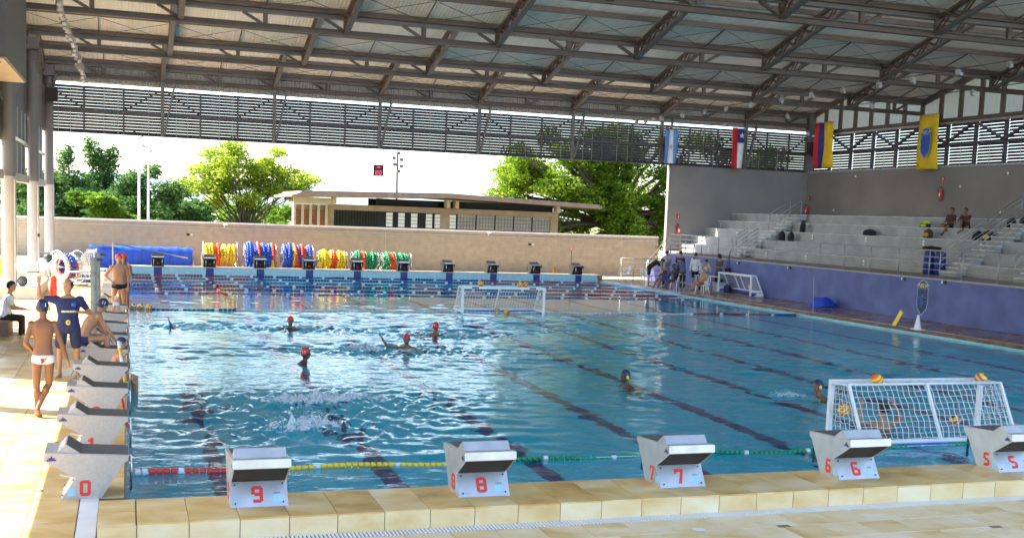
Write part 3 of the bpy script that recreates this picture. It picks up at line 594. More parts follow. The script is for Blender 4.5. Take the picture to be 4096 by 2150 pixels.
for i in range(5):
    x = 20.7+1.32*i; MB().box(x, .12, 2.57, x+1.26, .15, 3.54).build('vent_back', mt_concw, t); MB().box(x-.06, .02, 2.56, x-.005, .2, 3.55).build('vent_mullion', mt_void, t)
    for r in range(4):
        b = MB()
        for q in range(6):
            b.rings([[(x+.21*q+.1+.09*math.cos(a_), .02+.03*s_, 2.66+.24*r+.10*math.sin(a_)) for a_ in np.linspace(.2, 2.2, 7)] for s_ in (0, 2)], closed=False)
        b.box(x, .01, 2.58+.24*r, x+1.26, .10, 2.605+.24*r); b.build('curved_vent', mt_steel2, t, fix=False)
    for q in range(5): MB().box(x+.21*q+.2, .0, 2.57, x+.21*q+.212, .02, 3.54).build('guard_bar', mt_void, t)
for x, zt, lab in [(.64, 7.3, 'taller white floodlight pole beyond the block wall'), (1.13, 6.55, 'shorter white floodlight pole beyond the block wall')]:
    t = thing('light_pole', lab, 'light pole', (x, 54, 0), 0, 'white poles beyond the wall'); MB().cyl((0, 0, 0), (0, 0, zt-.6), .085, .05, 12).build('pole', mt_white, t, True); MB().tube([(0, 0, zt-.6), (0, 0, zt-.2), (-.12, 0, zt)], .03, 6).build('arm', mt_white, t)
    MB().beam((-.1, 0, zt), (-.38, -.05, zt+.2), .12, .06).build('lamp_head', mt_steel2, t); MB().beam((.02, 0, zt-.25), (.2, -.05, zt-.1), .1, .05).build('lamp_head', mt_steel2, t)
t = thing('floodlight_mast', 'slim mast with clustered floodlights above the pavilion roof', 'mast', (19.95, 75, 0)); MB().cyl((0, 0, 0), (0, 0, 8.2), .11, .08, 8).build('pole', mt_steel2, t)
for dx, z in [(-.3, 7.7), (.3, 7.6), (-.25, 7.2), (.3, 7.1), (.05, 8.1), (.1, 6.7)]: MB().cbox((dx, -.1, z), (.26, .16, .24)).beam((0, 0, z), (dx, -.1, z), .04, .04).build('floodlight', mt_steel2, t)
for x, z, y in [(13.5, 6.2, 80), (14.0, 5.9, 80)]: pass
def leafmat(name, c1, c2, tr=.45):
    mt = bpy.data.materials.new(name); mt.use_nodes = True; N = mt.node_tree.nodes; L = mt.node_tree.links
    g = N.new('ShaderNodeNewGeometry'); nz = N.new('ShaderNodeTexNoise'); nz.inputs['Scale'].default_value = .9; nz.inputs['Detail'].default_value = 4; L.new(g.outputs['Position'], nz.inputs['Vector'])
    wn = N.new('ShaderNodeTexWhiteNoise'); L.new(g.outputs['Random Per Island'], wn.inputs['Vector'])
    ad = N.new('ShaderNodeMath'); ad.operation = 'MULTIPLY_ADD'; ad.inputs[1].default_value = .4; L.new(g.outputs['Random Per Island'], ad.inputs[0]); sb = N.new('ShaderNodeMath'); sb.operation = 'SUBTRACT'; sb.inputs[1].default_value = .2; L.new(nz.outputs['Fac'], sb.inputs[0]); L.new(sb.outputs[0], ad.inputs[2])
    rp = N.new('ShaderNodeValToRGB'); rp.color_ramp.elements[0].position = .3; rp.color_ramp.elements[1].position = .7; rp.color_ramp.elements[0].color = c1+(1,); rp.color_ramp.elements[1].color = c2+(1,); L.new(ad.outputs[0], rp.inputs[0])
    d = N.new('ShaderNodeBsdfDiffuse'); t = N.new('ShaderNodeBsdfTranslucent'); x = N.new('ShaderNodeMixShader'); x.inputs[0].default_value = tr
    L.new(rp.outputs[0], d.inputs[0]); L.new(rp.outputs[0], t.inputs[0]); L.new(d.outputs[0], x.inputs[1]); L.new(t.outputs[0], x.inputs[2]); L.new(x.outputs[0], N['Material Output'].inputs[0]); return mt
lf_dark = leafmat('dark_leaf', (.045, .105, .035), (.14, .25, .065), .42); lf_mid = leafmat('mid_leaf', (.06, .13, .02), (.20, .32, .035), .5); lf_yel = leafmat('yellow_green_leaf', (.17, .25, .02), (.42, .50, .05), .6); lf_big = leafmat('glossy_leaf', (.06, .13, .016), (.33, .46, .035), .5)
mt_bark = M('bark', (.09, .065, .045), .9, var=.3, scale=8, bump=.4, bscale=30)
def crown(name, clumps, n, size, mat, parent, droop=0.):
    cl = np.array([c[:3] for c in clumps]); rad = np.array([c[3:6] for c in clumps]); vol = rad.prod(1)**.75; w = vol/vol.sum(); k = RNG.choice(len(clumps), n, p=w)
    d = RNG.normal(size=(n, 3)); d /= np.linalg.norm(d, axis=1)[:, None]; r = RNG.random(n)**.38
    wob = 1 + .22*np.sin(d[:, 0]*7+k*1.7)*np.sin(d[:, 1]*6+k) + .15*np.sin(d[:, 2]*9+k*2.3)
    c = cl[k] + d*rad[k]*(r*wob)[:, None]
    a = RNG.normal(size=(n, 3)); a[:, 2] = a[:, 2]*.45 - droop; a /= np.linalg.norm(a, axis=1)[:, None]; b = np.cross(a, RNG.normal(size=(n, 3))); b /= np.linalg.norm(b, axis=1)[:, None]
    s = size*RNG.uniform(.6, 1.35, n)[:, None]; L2 = a*s; w2 = b*s*.38
    P = np.stack([c-L2, c+w2, c+L2, c-w2], 1).reshape(-1, 3); me = bpy.data.meshes.new(name); me.vertices.add(len(P)); me.vertices.foreach_set('co', P.ravel())
    q = np.arange(len(P)); me.loops.add(len(P)); me.loops.foreach_set('vertex_index', q); me.polygons.add(n); me.polygons.foreach_set('loop_start', np.arange(0, len(P), 4)); me.polygons.foreach_set('loop_total', np.full(n, 4)); me.update(); me.materials.append(mat)
    return ob(name, me, parent)
def limb(mb, p0, p1, r0, r1, k=5, sag=.25):
    p0, p1 = V(p0), V(p1); pts = []
    for i in range(k+1):
        f = i/k; q = p0.lerp(p1, f); q += V((random.uniform(-1, 1), random.uniform(-1, 1), 0))*.06*(p1-p0).length*math.sin(f*math.pi); q.z += sag*math.sin(f*math.pi); pts.append(q)
    mb.tube(pts, [r0+(r1-r0)*i/k for i in range(k+1)], 7); return pts
def tree(lab, base, trunk_top, r0, clumps, n, size, mat, name='tree', droop=0., forks=None):
    t = thing(name, lab, 'tree', base, 0, 'trees beyond the wall'); bx, by, bz = base
    cl = [(c[0]-bx, c[1]-by, c[2]-bz)+tuple(c[3:]) for c in clumps]; b = MB(); tp = V(trunk_top)-V(base); limb(b, (0, 0, 0), tp, r0, r0*.75, 5, 0)
    for c in cl:
        pts = limb(b, tp*random.uniform(.7, 1), V(c[:3]), r0*.42, r0*.1, 6, .3)
        for q in range(3): limb(b, pts[3+q % 3], V(c[:3])+V((random.uniform(-1, 1)*c[3]*.8, random.uniform(-1, 1)*c[4]*.8, random.uniform(-.2, .8)*c[5])), r0*.14, r0*.04, 4, .1)
    b.build('trunk', mt_bark, t, True); crown('crown', cl, n, size, mat, t, droop); return t
def rc(x0, x1, y0, y1, z0, z1, n, r): return [(random.uniform(x0, x1), random.uniform(y0, y1), random.uniform(z0, z1), r*random.uniform(.7, 1.25), r*random.uniform(.7, 1.2), r*random.uniform(.45, .8)) for _ in range(n)]
# broad yellow-green tree with a vase of thin limbs
yc = []
for x, z, rx, rz in [(4.2, 5.0, 1.2, .45), (3.6, 4.3, .9, .4), (5.4, 6.1, 1.3, .5), (6.2, 7.3, 1.3, .6), (7.4, 7.9, 1.1, .5), (6.9, 6.4, 1.4, .5), (8.6, 6.6, 1.3, .5), (9.8, 6.4, 1.5, .55), (11.4, 6.2, 1.5, .5), (12.8, 5.7, 1.2, .45), (11.0, 5.0, 1.3, .4), (9.4, 5.2, 1.4, .5), (7.6, 5.2, 1.3, .45), (5.8, 5.0, 1.3, .4), (12.4, 4.8, 1.1, .35), (10.8, 7.7, .8, .35), (8.5, 4.2, 1.2, .4), (6.6, 4.0, 1.1, .4)]:
    yc.append((x, 75+random.uniform(-1.8, 1.8), z, rx, 1.3, rz*1.25)); yc.append((x+random.uniform(-.9, .9), 75+random.uniform(-1.8, 1.8), z-random.uniform(.2, .8), rx*.8, 1.2, rz))
tree('broad yellow green tree spreading above the block wall', (8.6, 75, -.1), (8.3, 75, 1.9), .17, yc, 23000, .13, lf_yel)
tree('low bright green bushy tree under the spreading tree', (10.6, 80, -.1), (10.6, 80, 1.6), .2, rc(7.5, 14.0, 78, 82, 2.2, 3.6, 9, 1.3), 9000, .16, lf_mid)
tree('tall dark tree at the far left beside the corner column', (-4.2, 70, -.1), (-4.2, 70, 3), .2, rc(-6.2, -2.4, 69, 72, 1.6, 5.2, 20, 1.2) + [(-3.9, 70, 6.2, .7, .7, .8), (-3.7, 70, 6.9, .35, .4, .5)], 22000, .14, lf_dark)
tree('feathery dark tree with two tall shoots left of the poles', (-1.9, 72, -.1), (-1.9, 72, 3), .2, [(-2.2, 72, 6.7, .7, .7, 1.0), (-2.5, 72, 7.4, .3, .4, .6), (-1.3, 72, 6.3, .9, .8, .8), (-1.6, 72, 5.2, 1.2, 1, .8), (-2.2, 72, 4.4, 1.3, 1, .8), (-.9, 72, 7.0, .4, .4, .5)] + rc(-3.4, -.2, 71, 73, 1.6, 4.4, 14, 1.1), 20000, .14, lf_dark)
tree('rounded dark green tree behind the white poles', (.6, 66, -.1), (.6, 66, 2), .2, rc(-1.6, 2.8, 65, 67.5, 1.6, 4.6, 20, 1.05) + [(1.6, 66, 5.6, .6, .6, .5), (.4, 66, 5.0, 1.0, .8, .6)], 22000, .14, lf_dark)
tree('bright green shrubby tree in front of the dark trees', (-1.2, 62, -.1), (-1.2, 62, 1.6), .16, rc(-2.6, .6, 61, 63, 1.6, 4.0, 12, .75), 13000, .14, lf_mid)
tree('dense dark green tree between the poles and the spreading tree', (3.2, 70, -.1), (3.2, 70, 1.8), .18, rc(1.6, 4.8, 69, 71, 1.6, 4.1, 14, 1.0), 14000, .15, lf_dark)
bt = []
for i in range(88):
    x = random.uniform(26.6, 42); z = (random.uniform(1.4, 10.5) if i % 2 else random.uniform(1.4, 6)) if x > 29.0 else random.uniform(4.9, 8.5)
    bt.append((x, 67+random.uniform(-3, 2.5), z, random.uniform(.9, 1.7), random.uniform(.9, 1.5), random.uniform(.7, 1.2)))
tree('huge glossy green tree filling the gap left of the end wall', (35.5, 67.5, -.1), (35.3, 67.5, 4), .6, bt, 95000, .135, lf_big, droop=.35)
tree('dark tree glimpsed through the louvres above the end wall', (41.5, 64, -.1), (41.5, 64, 5), .3, rc(38, 46, 62, 66, 5, 9.5, 10, 1.5), 8000, .18, lf_mid)
tree('distant green tree seen between the left columns', (-10.4, 88, -.1), (-10.4, 88, 2), .3, rc(-13, -6, 86, 90, 2, 5, 9, 1.5), 7000, .2, lf_dark)
tag(MB().box(-14, 70, 0, -6.2, 74, 2.9).box(-14.2, 69.8, 2.9, -6.0, 74.2, 3.0).build('white_building', mt_white), 'low white flat building seen between the left columns', 'building')
# ---------------------------------------------------------------- pool equipment
mt_num = M('red_number_paint', (.72, .05, .03), .5, var=.05)
mt_stick = M('pale_blue_sticker', (.35, .66, .85), .4, var=.1); mt_navy = M('navy_mark', (.03, .05, .22), .5, var=.1)
SEG = {'0': 'abcdef', '1': 'i', '2': 'abged', '3': 'abgcd', '4': 'fgbc', '5': 'afgcd', '6': 'afgedc', '7': 'ab7', '8': 'abcdefg', '9': 'abcdfg'}
def digit_poly(d, h):
    w = .66*h; s = .2*h; R = []
    def r(x0, y0, x1, y1): R.append([(x0, y0), (x1, y0), (x1, y1), (x0, y1)])
    for c in SEG[d]:
        if c == 'a': r(s*.45, h-s, w-s*.45, h)
        if c == 'g': r(s*.9, h/2-s/2, w-s*.9, h/2+s/2)
        if c == 'd': r(s*.45, 0, w-s*.45, s)
        if c == 'f': r(0, h/2, s, h-s*.4)
        if c == 'b' and d != '7': r(w-s, h/2, w, h-s*.4)
        if c == 'e': r(0, s*.4, s, h/2)
        if c == 'c': r(w-s, s*.4, w, h/2)
        if c == '7': R.append([(w*.28, 0), (w*.28+s*1.1, 0), (w, h-s*.6), (w, h), (0, h), (0, h-s*1.7), (s*.7, h-s*1.7), (s*.7, h-s), (w-s*1.15, h-s)])
        if c == 'i': r(w*.36, 0, w*.36+s*1.15, h); r(w*.12, h-s*1.5, w*.36, h-s*.5); r(w*.1, 0, w*.9, s*.75)
    return [[(x-w/2, y-h/2) for x, y in q] for q in R]
_dm = {}
def digit_mesh(d, h, mat=None):
    k = (d, h, mat)
    if k not in _dm:
        b = MB()
        for i, q in enumerate(digit_poly(d, h)): b.prism(q, lambda a, z, t_: (a, -t_, z), 0, .0015+.0004*i)
        _dm[k] = b.mesh('number', mat or mt_num)
    return _dm[k]
PROF = [(0, .46), (.335, .245), (.18, 0), (.61, 0), (.85, .40), (.90, .43), (.905, .49), (.012, .545)]
PP = lambda s: (lambda a, z, t_: (t_, a, z))
def make_block(side_m, plate_m, far=False):
    t = ob('starting_block', None)
    for s in (-1, 1): MB().prism(PROF, PP(0), s*.30, s*.282).build('side_panel', side_m, t)
    MB().prism([(.0, .457), (.010, .547), (.03, .543), (.02, .447)], PP(0), -.281, .281).build('back_lip', plate_m, t)
    pf = MB().prism([(.031, .547), (.905, .492), (.905, .455), (.031, .505)], PP(0), -.281, .281).build('platform', plate_m, t)
    MB().prism([(.385, .5265), (.90, .4945), (.90, .4935), (.385, .5255)], PP(0), -.27, .27).build('tread', mt_tread, pf)
    MB().prism([(.022, .452), (.335, .248), (.36, .26), (.36, .48), (.03, .50)], PP(0), -.280, .280).build('hollow_shade', mt_dark, t)  # solid dark infill stands in for the shade inside the open recess
    MB().prism([(.18, .002), (.335, .243), (.36, .243), (.205, .002)], PP(0), -.281, .281).build('number_plate', plate_m, t)
    MB().prism([(.60, .002), (.845, .40), (.82, .40), (.575, .002)], PP(0), -.281, .281).build('front_plate', mt_dark if far else plate_m, t)
    wd = MB().prism([(.145, .540), (.225, .628), (.24, .628), (.39, .524)], PP(0), -.27, .27).build('back_plate', plate_m, t)
    MB().prism([(.243, .631), (.395, .526), (.39, .522), (.238, .627)], PP(0), -.265, .265).build('tread', mt_tread, wd)
    for s in (-1, 1): MB().tube([(s*.2, .84, .40), (s*.2, .935, .38), (s*.2, .93, .06)], .016, 7).build('hand_grip', mt_chrome, t, True)
    for s in (-1, 1):
        for v, z in ((.203, .04), (.315, .215)): MB().cyl((s*.25, v-.001, z), (s*.25, v-.012, z+.006), .009, n=6).build('bolt', mt_dark, t)
    if side_m is mt_alup: MB().cyl((0, .28, .2), (-.0, .16, .23), .014, n=6).build('clamp_lever', mt_white, t)
    return t
def dress(t, d, sides, back=True, front=False, stick=True):
    al = math.atan2(.241, .155)
    if back:
        o = ob('number', digit_mesh(d, .185), t, (-.02, .256, .119)); o.rotation_euler = (-(math.pi/2-al), 0, 0)
        o = ob('sticker', MB().box(-.045, -.0015, -.04, .045, 0, .04).mesh('sticker', mt_stick), t, (.185, .2285, .076)); o.rotation_euler = (-(math.pi/2-al), 0, 0)
        o = ob('sticker_text', text_mesh('CBDA', .028, mt_navy, .0004), t, (.185, .2605, .128)); o.rotation_euler = (al, 0, 0)
    for s in sides:
        rz = math.pi/2 if s > 0 else -math.pi/2
        o = ob('number', digit_mesh(d, .18), t, (s*.3005, .44, .13)); o.rotation_euler = (0, 0, rz)
        o = ob('sticker', MB().box(-.04, -.0015, -.045, .04, 0, .045).mesh('sticker', mt_stick), t, (s*.3003, .29, .085)); o.rotation_euler = (0, 0, rz)
        o = ob('maker_mark', MB().prism([(-.05, -.025), (.05, -.025), (.05, -.005), (.02, -.005), (.045, .012), (.012, .012), (0, .04), (-.012, .012), (-.045, .012), (-.02, -.005), (-.05, -.005)], lambda a, z, q: (a, -q, z), 0, .0016).mesh('maker_mark', mt_navy), t, (s*.3003, .085, .475)); o.rotation_euler = (0, 0, rz)
    if front:
        o = ob('number', digit_mesh(d, .16), t, (0, .726, .19)); o.rotation_euler = (-.53, 0, math.pi)
nb = make_block(mt_alu, mt_alu); lb_ = make_block(mt_alup, mt_alup); fb = make_block(mt_steel2, mt_chrome, True)
words = ['nine', 'eight', 'seven', 'six', 'five', 'four', 'three', 'two', 'one', 'zero']
for k in range(6):
    t = copytree(nb, (1.34+2.5*k, -.75, ZK), 0); tag(t, 'silver starting block with red number %s on the near kerb' % words[k], 'starting block', 'starting blocks on the near kerb'); dress(t, str(9-k), (-1,))
lw = ['zero', 'one', 'two', 'three', 'four', 'five', 'six', 'seven', 'eight', 'nine']
for k in range(10):
    t = copytree(lb_, (-.88, 1.22+2.45*k, ZD), -math.pi/2)
    tag(t, ('pale starting block with red number %s at the left pool edge' % lw[k]) if k < 4 else 'pale starting block at the left pool edge, %s counting from the camera' % ['', '', '', '', 'fifth', 'sixth', 'seventh', 'eighth', 'ninth', 'tenth'][k], 'starting block', 'starting blocks along the left edge'); dress(t, str(k), (1,), back=False)
for k in range(10):
    t = copytree(fb, (1.46+2.5*k, L0+.86, ZK), math.pi); tag(t, 'dark topped starting block on the far kerb, %s from the left' % pos_w[k] if k < 8 else 'dark topped starting block on the far kerb, %s' % ['second from the right', 'rightmost'][k-8], 'starting block', 'starting blocks on the far kerb'); dress(t, str(9-k), (), back=False, front=True)
def wipe(o):
    for c in list(o.children): wipe(c)
    bpy.data.objects.remove(o)
for o in (nb, lb_, fb): wipe(o)
# balls
def ballmat(name, c2, c3=None):
    mt = bpy.data.materials.new(name); mt.use_nodes = True; t = mt.node_tree; N = t.nodes; L = t.links; p = N['Principled BSDF']; p.inputs['Roughness'].default_value = .5
    tc = N.new('ShaderNodeTexCoord'); vo = N.new('ShaderNodeTexWave'); vo.wave_type = 'BANDS'; vo.inputs['Scale'].default_value = 1.9 if c3 is None else 1.5; vo.inputs['Distortion'].default_value = 2.5; vo.inputs['Detail'].default_value = 0; vo.inputs['Detail Scale'].default_value = .6
    L.new(tc.outputs['Object'], vo.inputs['Vector']); rp = N.new('ShaderNodeValToRGB'); rp.color_ramp.interpolation = 'CONSTANT'; e = rp.color_ramp.elements
    e[0].color = (.90, .62, .03, 1); e[1].position = .52; e[1].color = c2+(1,)
    if c3: q = e.new(.76); q.color = c3+(1,)
    mp = N.new('ShaderNodeMapping'); mp.inputs['Scale'].default_value = (2.7, 2.7, 2.7); L.new(tc.outputs['Object'], mp.inputs[0]); L.new(mp.outputs[0], vo.inputs['Vector'])
    L.new(vo.outputs['Fac'], rp.inputs[0]); L.new(rp.outputs[0], p.inputs['Base Color']); b = N.new('ShaderNodeBump'); b.inputs['Strength'].default_value = .4; b.inputs['Distance'].default_value = .01; L.new(vo.outputs['Fac'], b.inputs['Height']); L.new(b.outputs[0], p.inputs['Normal']); return mt
bm_o = ballmat('yellow_orange_ball', (.80, .16, .03)); bm_m = ballmat('yellow_navy_pink_ball', (.03, .03, .18), (.75, .08, .30))
bme1 = MB().sph((0, 0, 0), .108, 20, 12).mesh('ball', bm_o, True); bme2 = MB().sph((0, 0, 0), .108, 20, 12).mesh('ball', bm_m, True)
for x, y, z, m_, lab in [(12.12, 3.60, 1.06, 1, 'orange and yellow ball resting on top of the near goal'), (14.30, 3.60, 1.06, 2, 'yellow ball with navy and pink on top of the near goal'), (11.52, 3.62, .55, 1, 'orange yellow ball caught at the left post of the near goal'),
    (14.63, 4.55, .13, 2, 'yellow and pink ball floating beside the goalkeeper'), (15.2, 3.7, .13, 2, 'yellow ball floating behind the near goal at the right edge'), (13.0, 27.3, .12, 2, 'yellow ball floating inside the far goal'), (13.08, 26.4, .13, 1, 'orange ball floating in front of the far goal'),
    (12.2, 26.9, 1.1, 1, 'orange ball on top of the far goal near its left end'), (13.72, 26.9, 1.1, 1, 'orange ball on top of the far goal near its middle right'), (13.93, 26.9, 1.1, 2, 'yellow ball on top of the far goal beside an orange one'),
    (.20, 27.2, .13, 2, 'yellow navy and pink ball floating against the left pool edge'), (.44, 27.2, .13, 2, 'middle one of three balls floating at the left pool edge'), (.70, 27.0, .13, 1, 'orange yellow ball, rightmost of three at the left pool edge'), (28.5, 35.6, .62, 1, 'orange ball caught in the goal beside the blue wall')]:
    o = tag(ob('ball', bme1 if m_ == 1 else bme2, None, (x, y, z), (x*7, y*5, x+y)), lab, 'ball', 'water polo balls')
# goals
def netfill(mb, P, nu, nv, r=.006, sag=.0):
    """P: 4 corners a b c d; strands along both ways"""
    a, b, c, d = [V(p) for p in P]; ctr = (a+b+c+d)/4
    def pt(u, v):
        q = (a*(1-u)+b*u)*(1-v) + (d*(1-u)+c*u)*v; s = sag*math.sin(math.pi*u)*math.sin(math.pi*v); j = .012*math.sin(u*23+v*17)
        return q + V((j, s, -abs(s)*.5+j))
    for i in range(nu+1): mb.tube([pt(i/nu, j/6) for j in range(7)], r, 3, False)
    for i in range(nv+1): mb.tube([pt(j/12, i/nv) for j in range(13)], r, 3, False)
def goal(lab, loc, rz, dtop, dbase, z0=-.05, extra=0, zb=.03, w=3.12, h=.97, netr=.0055, nets=(30, 9)):
    t = thing('water_polo_goal', lab, 'goal', loc, rz, 'water polo goals'); W2 = w/2
    MB().box(-W2-.04, -.04, h-.09, W2+.04, .035, h).build('crossbar', mt_white, t)
    for s in (-1, 1): MB().box(s*W2-.04, -.036, z0, s*W2+.04, .036, h-.092).build('post', mt_white, t)
    for s in ((-1, 0, 1) if not extra else (-1, 0, .35, 1)): MB().beam((s*W2, -dtop, h-.02), (s*W2, -dbase, zb+.05), .05, .04, (1, 0, 0)).build('back_stay', mt_white, t)
    MB().tube([(-W2, -dtop, h-.02), (W2, -dtop, h-.02)], .022, 7).build('top_back_bar', mt_white, t, True)
    for s in (-1, 1): MB().beam((s*W2, -.045, h-.04), (s*W2, -dtop, h-.03), .04, .035).build('top_arm', mt_white, t); MB().beam((s*W2, -.04, zb+.03), (s*W2, -dbase, zb+.04), .10, .05).build('base_arm', mt_white, t)
    MB().tube([(-W2-.03, -dbase, zb+.03), (W2+.03, -dbase, zb+.03)], .04, 8).build('base_bar', mt_white, t, True)
    for s in (-1, 1): MB().tube([(s*W2, -.1, zb-.05), (s*W2, -dbase+.05, zb-.05)], .075, 10).build('float', mt_bluep, t, True)
    MB().tube([(-W2+.1, -dbase, zb-.055), (W2-.1, -dbase, zb-.055)], .06, 10).build('float', mt_bluep, t, True)
    n = MB(); netfill(n, [(-W2, -dtop, h-.02), (W2, -dtop, h-.02), (W2, -dbase, zb+.08), (-W2, -dbase, zb+.08)], nets[0], nets[1], netr, -.05)
    netfill(n, [(-W2, -.04, h-.02), (W2, -.04, h-.02), (W2, -dtop, h-.02), (-W2, -dtop, h-.02)], nets[0], max(3, nets[1]//2), netr, .0)
    for s in (-1, 1): netfill(n, [(s*W2, -.04, h-.03), (s*W2, -dtop, h-.03), (s*W2, -dbase, zb+.08), (s*W2, -.04, zb+.08)], 6, nets[1], netr, .0)
    stuff(n.build('net', mt_net, t, fix=False)); return t
goal('white water polo goal with net floating near the camera at the right', (12.97, 3.86, ZW+.02), 0, .48, .95, nets=(27, 9))
t = goal('white water polo goal floating in the middle of the pool, facing the camera', (13.02, 26.65, ZW), math.pi, .5, 1.0, netr=.004)
for x in (-1.1, 1.1): MB().cbox((x, .037, .925), (.26, .003, .05)).build('maker_label', mt_black, t)
goal('white goal leaning end-on on the far left deck', (-1.25, 38.1, ZD+.12), -math.pi/2, .35, 1.0, z0=-.1, h=1.15, netr=.006)
goal('white goal stored on the deck against the blue wall', (28.2, 36.6, .2+.14), math.pi/2, .25, .62, z0=-.12, extra=1, h=.86, netr=.003)
# lane ropes
def floats_mesh(L, r, n=10): return MB().rings([[(x, rr*math.cos(2*math.pi*j/n), rr*math.sin(2*math.pi*j/n)) for j in range(n)] for x, rr in ((-L/2, r*.55), (-L*.36, r), (L*.36, r), (L/2, r*.55))])
t = thing('lane_rope', 'near lane rope of red, yellow and green floats behind the starting blocks', 'lane rope', (0, 2.85, ZW+.015))
fm = {m_.name: floats_mesh(.082, .048).mesh('float_bead', m_, 40) for m_ in (mt_redp, mt_yellow, mt_green, mt_white)}
fs = {m_.name: floats_mesh(.078, .036).mesh('float_bead', m_, 40) for m_ in (mt_redp, mt_yellow, mt_green, mt_white)}
rest = MB(); x = .14; i = 0
while x < 26.2:
    m_ = mt_white if i < 2 else (mt_redp if x < 2.05 else mt_yellow if x < 5.25 else mt_green)
    if i in (6, 18) or (x > 2.05 and i % 13 == 0): m_ = mt_white
    q = (x, .03*math.sin(x*1.1)+random.uniform(-.004, .004), .02*math.sin(x*2.3+1))
    if x < 16: ob('float_bead', (fm if x < 2.05 else fs)[m_.name], t, q, (0, random.uniform(-.05, .05), random.uniform(-.06, .06)))
    else: b = floats_mesh(.078, .036, 6); rest.add([(p[0]+q[0], p[1]+q[1], p[2]+q[2]) for p in b.v], b.f)
    x += .092 if x < 2.05 else .086; i += 1
stuff(rest.build('float_beads_rest', mt_green, t)); MB().tube([(0, 0, .0), (26.2, 0, 0)], .006, 5).build('cable', mt_white, t)
mt_dred = M('dark_red_float', (.30, .02, .04), .5, var=.1); mt_dblue = M('dark_blue_float', (.012, .03, .20), .45, var=.1)
def cross_rope(lab, y, segs, x1, r=.034, wh=1.2, xs=.3, whites=True):
    t = thing('lane_rope', lab, 'lane rope', (0, y, ZW+.02), 0, 'lane ropes across the far part of the pool')
    B_ = {}
    x = xs; nextw = xs+.8
    while x < x1:
        m_ = [s for s in segs if x < s[0]][0][1]
        if whites and x > nextw: m_ = mt_white; nextw += wh
        b = B_.setdefault(m_.name, (MB(), m_))[0]
        f = floats_mesh(.13, r*1.05, 6); z = .012*math.sin(x*1.7+y); b.add([(p[0]+x, p[1], p[2]+z) for p in f.v], f.f); x += .145
    for nm, (b, m_) in B_.items(): stuff(b.build({'dark_red_float': 'red_floats', 'dark_blue_float': 'blue_floats', 'white_paint': 'white_floats', 'pale_float': 'pale_floats'}[nm], m_, t, 30))
    MB().tube([(0, 0, 0), (x1+.3, 0, 0)], .008, 4).build('cable', mt_steel2, t)
S_ = [(5.7, mt_dred), (18.2, mt_dblue), (40, mt_dred)]
for y, lab in [(45.9, 'red and blue lane rope closest to the far kerb'), (43.6, 'red and blue lane rope, second from the far kerb'), (41.2, 'thin red and blue lane rope, third from the far kerb'), (38.8, 'red and blue lane rope, fourth from the far kerb'), (36.4, 'red and blue lane rope, fifth from the far kerb')]:
    cross_rope(lab, y, S_, XR(y)-.35, .022 if 'thin' in lab else .034)
cross_rope('thin partly sunk lane rope nearest the goal side', 34.3, S_, XR(34)-.5, .024, xs=.6)
mt_pale = M('pale_float', (.62, .62, .58), .5, var=.15)
cross_rope('blue, pale and red goal line rope beside the middle goal', 26.95, [(3.6, mt_dblue), (21.0, mt_pale), (24.2, mt_dred), (40, mt_dblue)], 25.5, .03, xs=.85)
# storage reels
def reel(lab, loc, w, R, cols, wheel, rz=0, y_scale=1):
    t = thing('lane_rope_reel', lab, 'reel', loc, rz, 'lane rope reels along the far wall'); zc = wheel+.12; bead = .085
    for s in (-1, 1):
        x = s*w/2; wl_ = MB().tube([(x, wheel*math.cos(a), zc+wheel*math.sin(a)) for a in np.linspace(0, 2*math.pi, 33)], .02, 6, False)
        for a in np.linspace(0, math.pi, 4)[:-1]: wl_.tube([(x, wheel*math.cos(a), zc+wheel*math.sin(a)), (x, -wheel*math.cos(a), zc-wheel*math.sin(a))], .012, 5)
        wl_.build('wheel', mt_chrome, t, True)
        MB().tube([(x+s*.06, -.5, .03), (x+s*.06, 0, zc), (x+s*.06, .5, .03)], .025, 6).build('stand', mt_rail, t); MB().tube([(x+s*.06, -.5, .03), (x+s*.06, .5, .03)], .022, 6).build('foot', mt_rail, t)
    MB().cyl((-w/2-.1, 0, zc), (w/2+.1, 0, zc), .06, n=10).build('axle', mt_rail, t)
    MB().tube([(-w/2, -.5, .05), (w/2, -.5, .05)], .02, 6).build('base_rail', mt_rail, t)
    D = {}; n = len(cols)
    for i, c in enumerate(cols):
        x = -w/2+.08+(w-.16)*(i+.5)/n; r = R*(1-.22*abs(math.sin(i*1.9+w*3))*.6) - .25*R*(i/n)*.55; ph = random.uniform(0, 6); m_ = c
        for lay in (0, 1):
            rr = r - lay*.12
            if rr < .15: continue
            nb_ = int(2*math.pi*rr/.13); b = D.setdefault(m_.name, (MB(), m_))[0]; sk = random.uniform(-.05, .05)
            for j in range(nb_):
                a = 2*math.pi*j/nb_+ph; cen = V((x+sk*math.sin(a)*2 + lay*.03, rr*math.cos(a), zc+rr*math.sin(a)))
                b.sph(cen, (.078, .072, bead*.80), 8, 6, Matrix.Rotation(a, 3, 'X'))
    for nm, (b, m_) in D.items(): stuff(b.build({'yellow_plastic': 'yellow_floats', 'red_plastic': 'red_floats', 'blue_plastic': 'blue_floats', 'green_plastic': 'green_floats', 'white_paint': 'white_floats', 'orange_red_float': 'orange_floats'}[nm], m_, t, True))
    return t
mt_or = M('orange_red_float', (.80, .10, .02), .35, var=.1)
y_, r_d, b_, g_, w_ = mt_yellow, mt_or, mt_bluep, mt_green, mt_white
reel('wheeled reel of yellow floats with an orange band, leftmost by the far wall', (4.58, 48.4, .2), 1.7, .60, [y_, y_, y_, r_d, r_d, y_, y_, y_, y_, y_], .70)
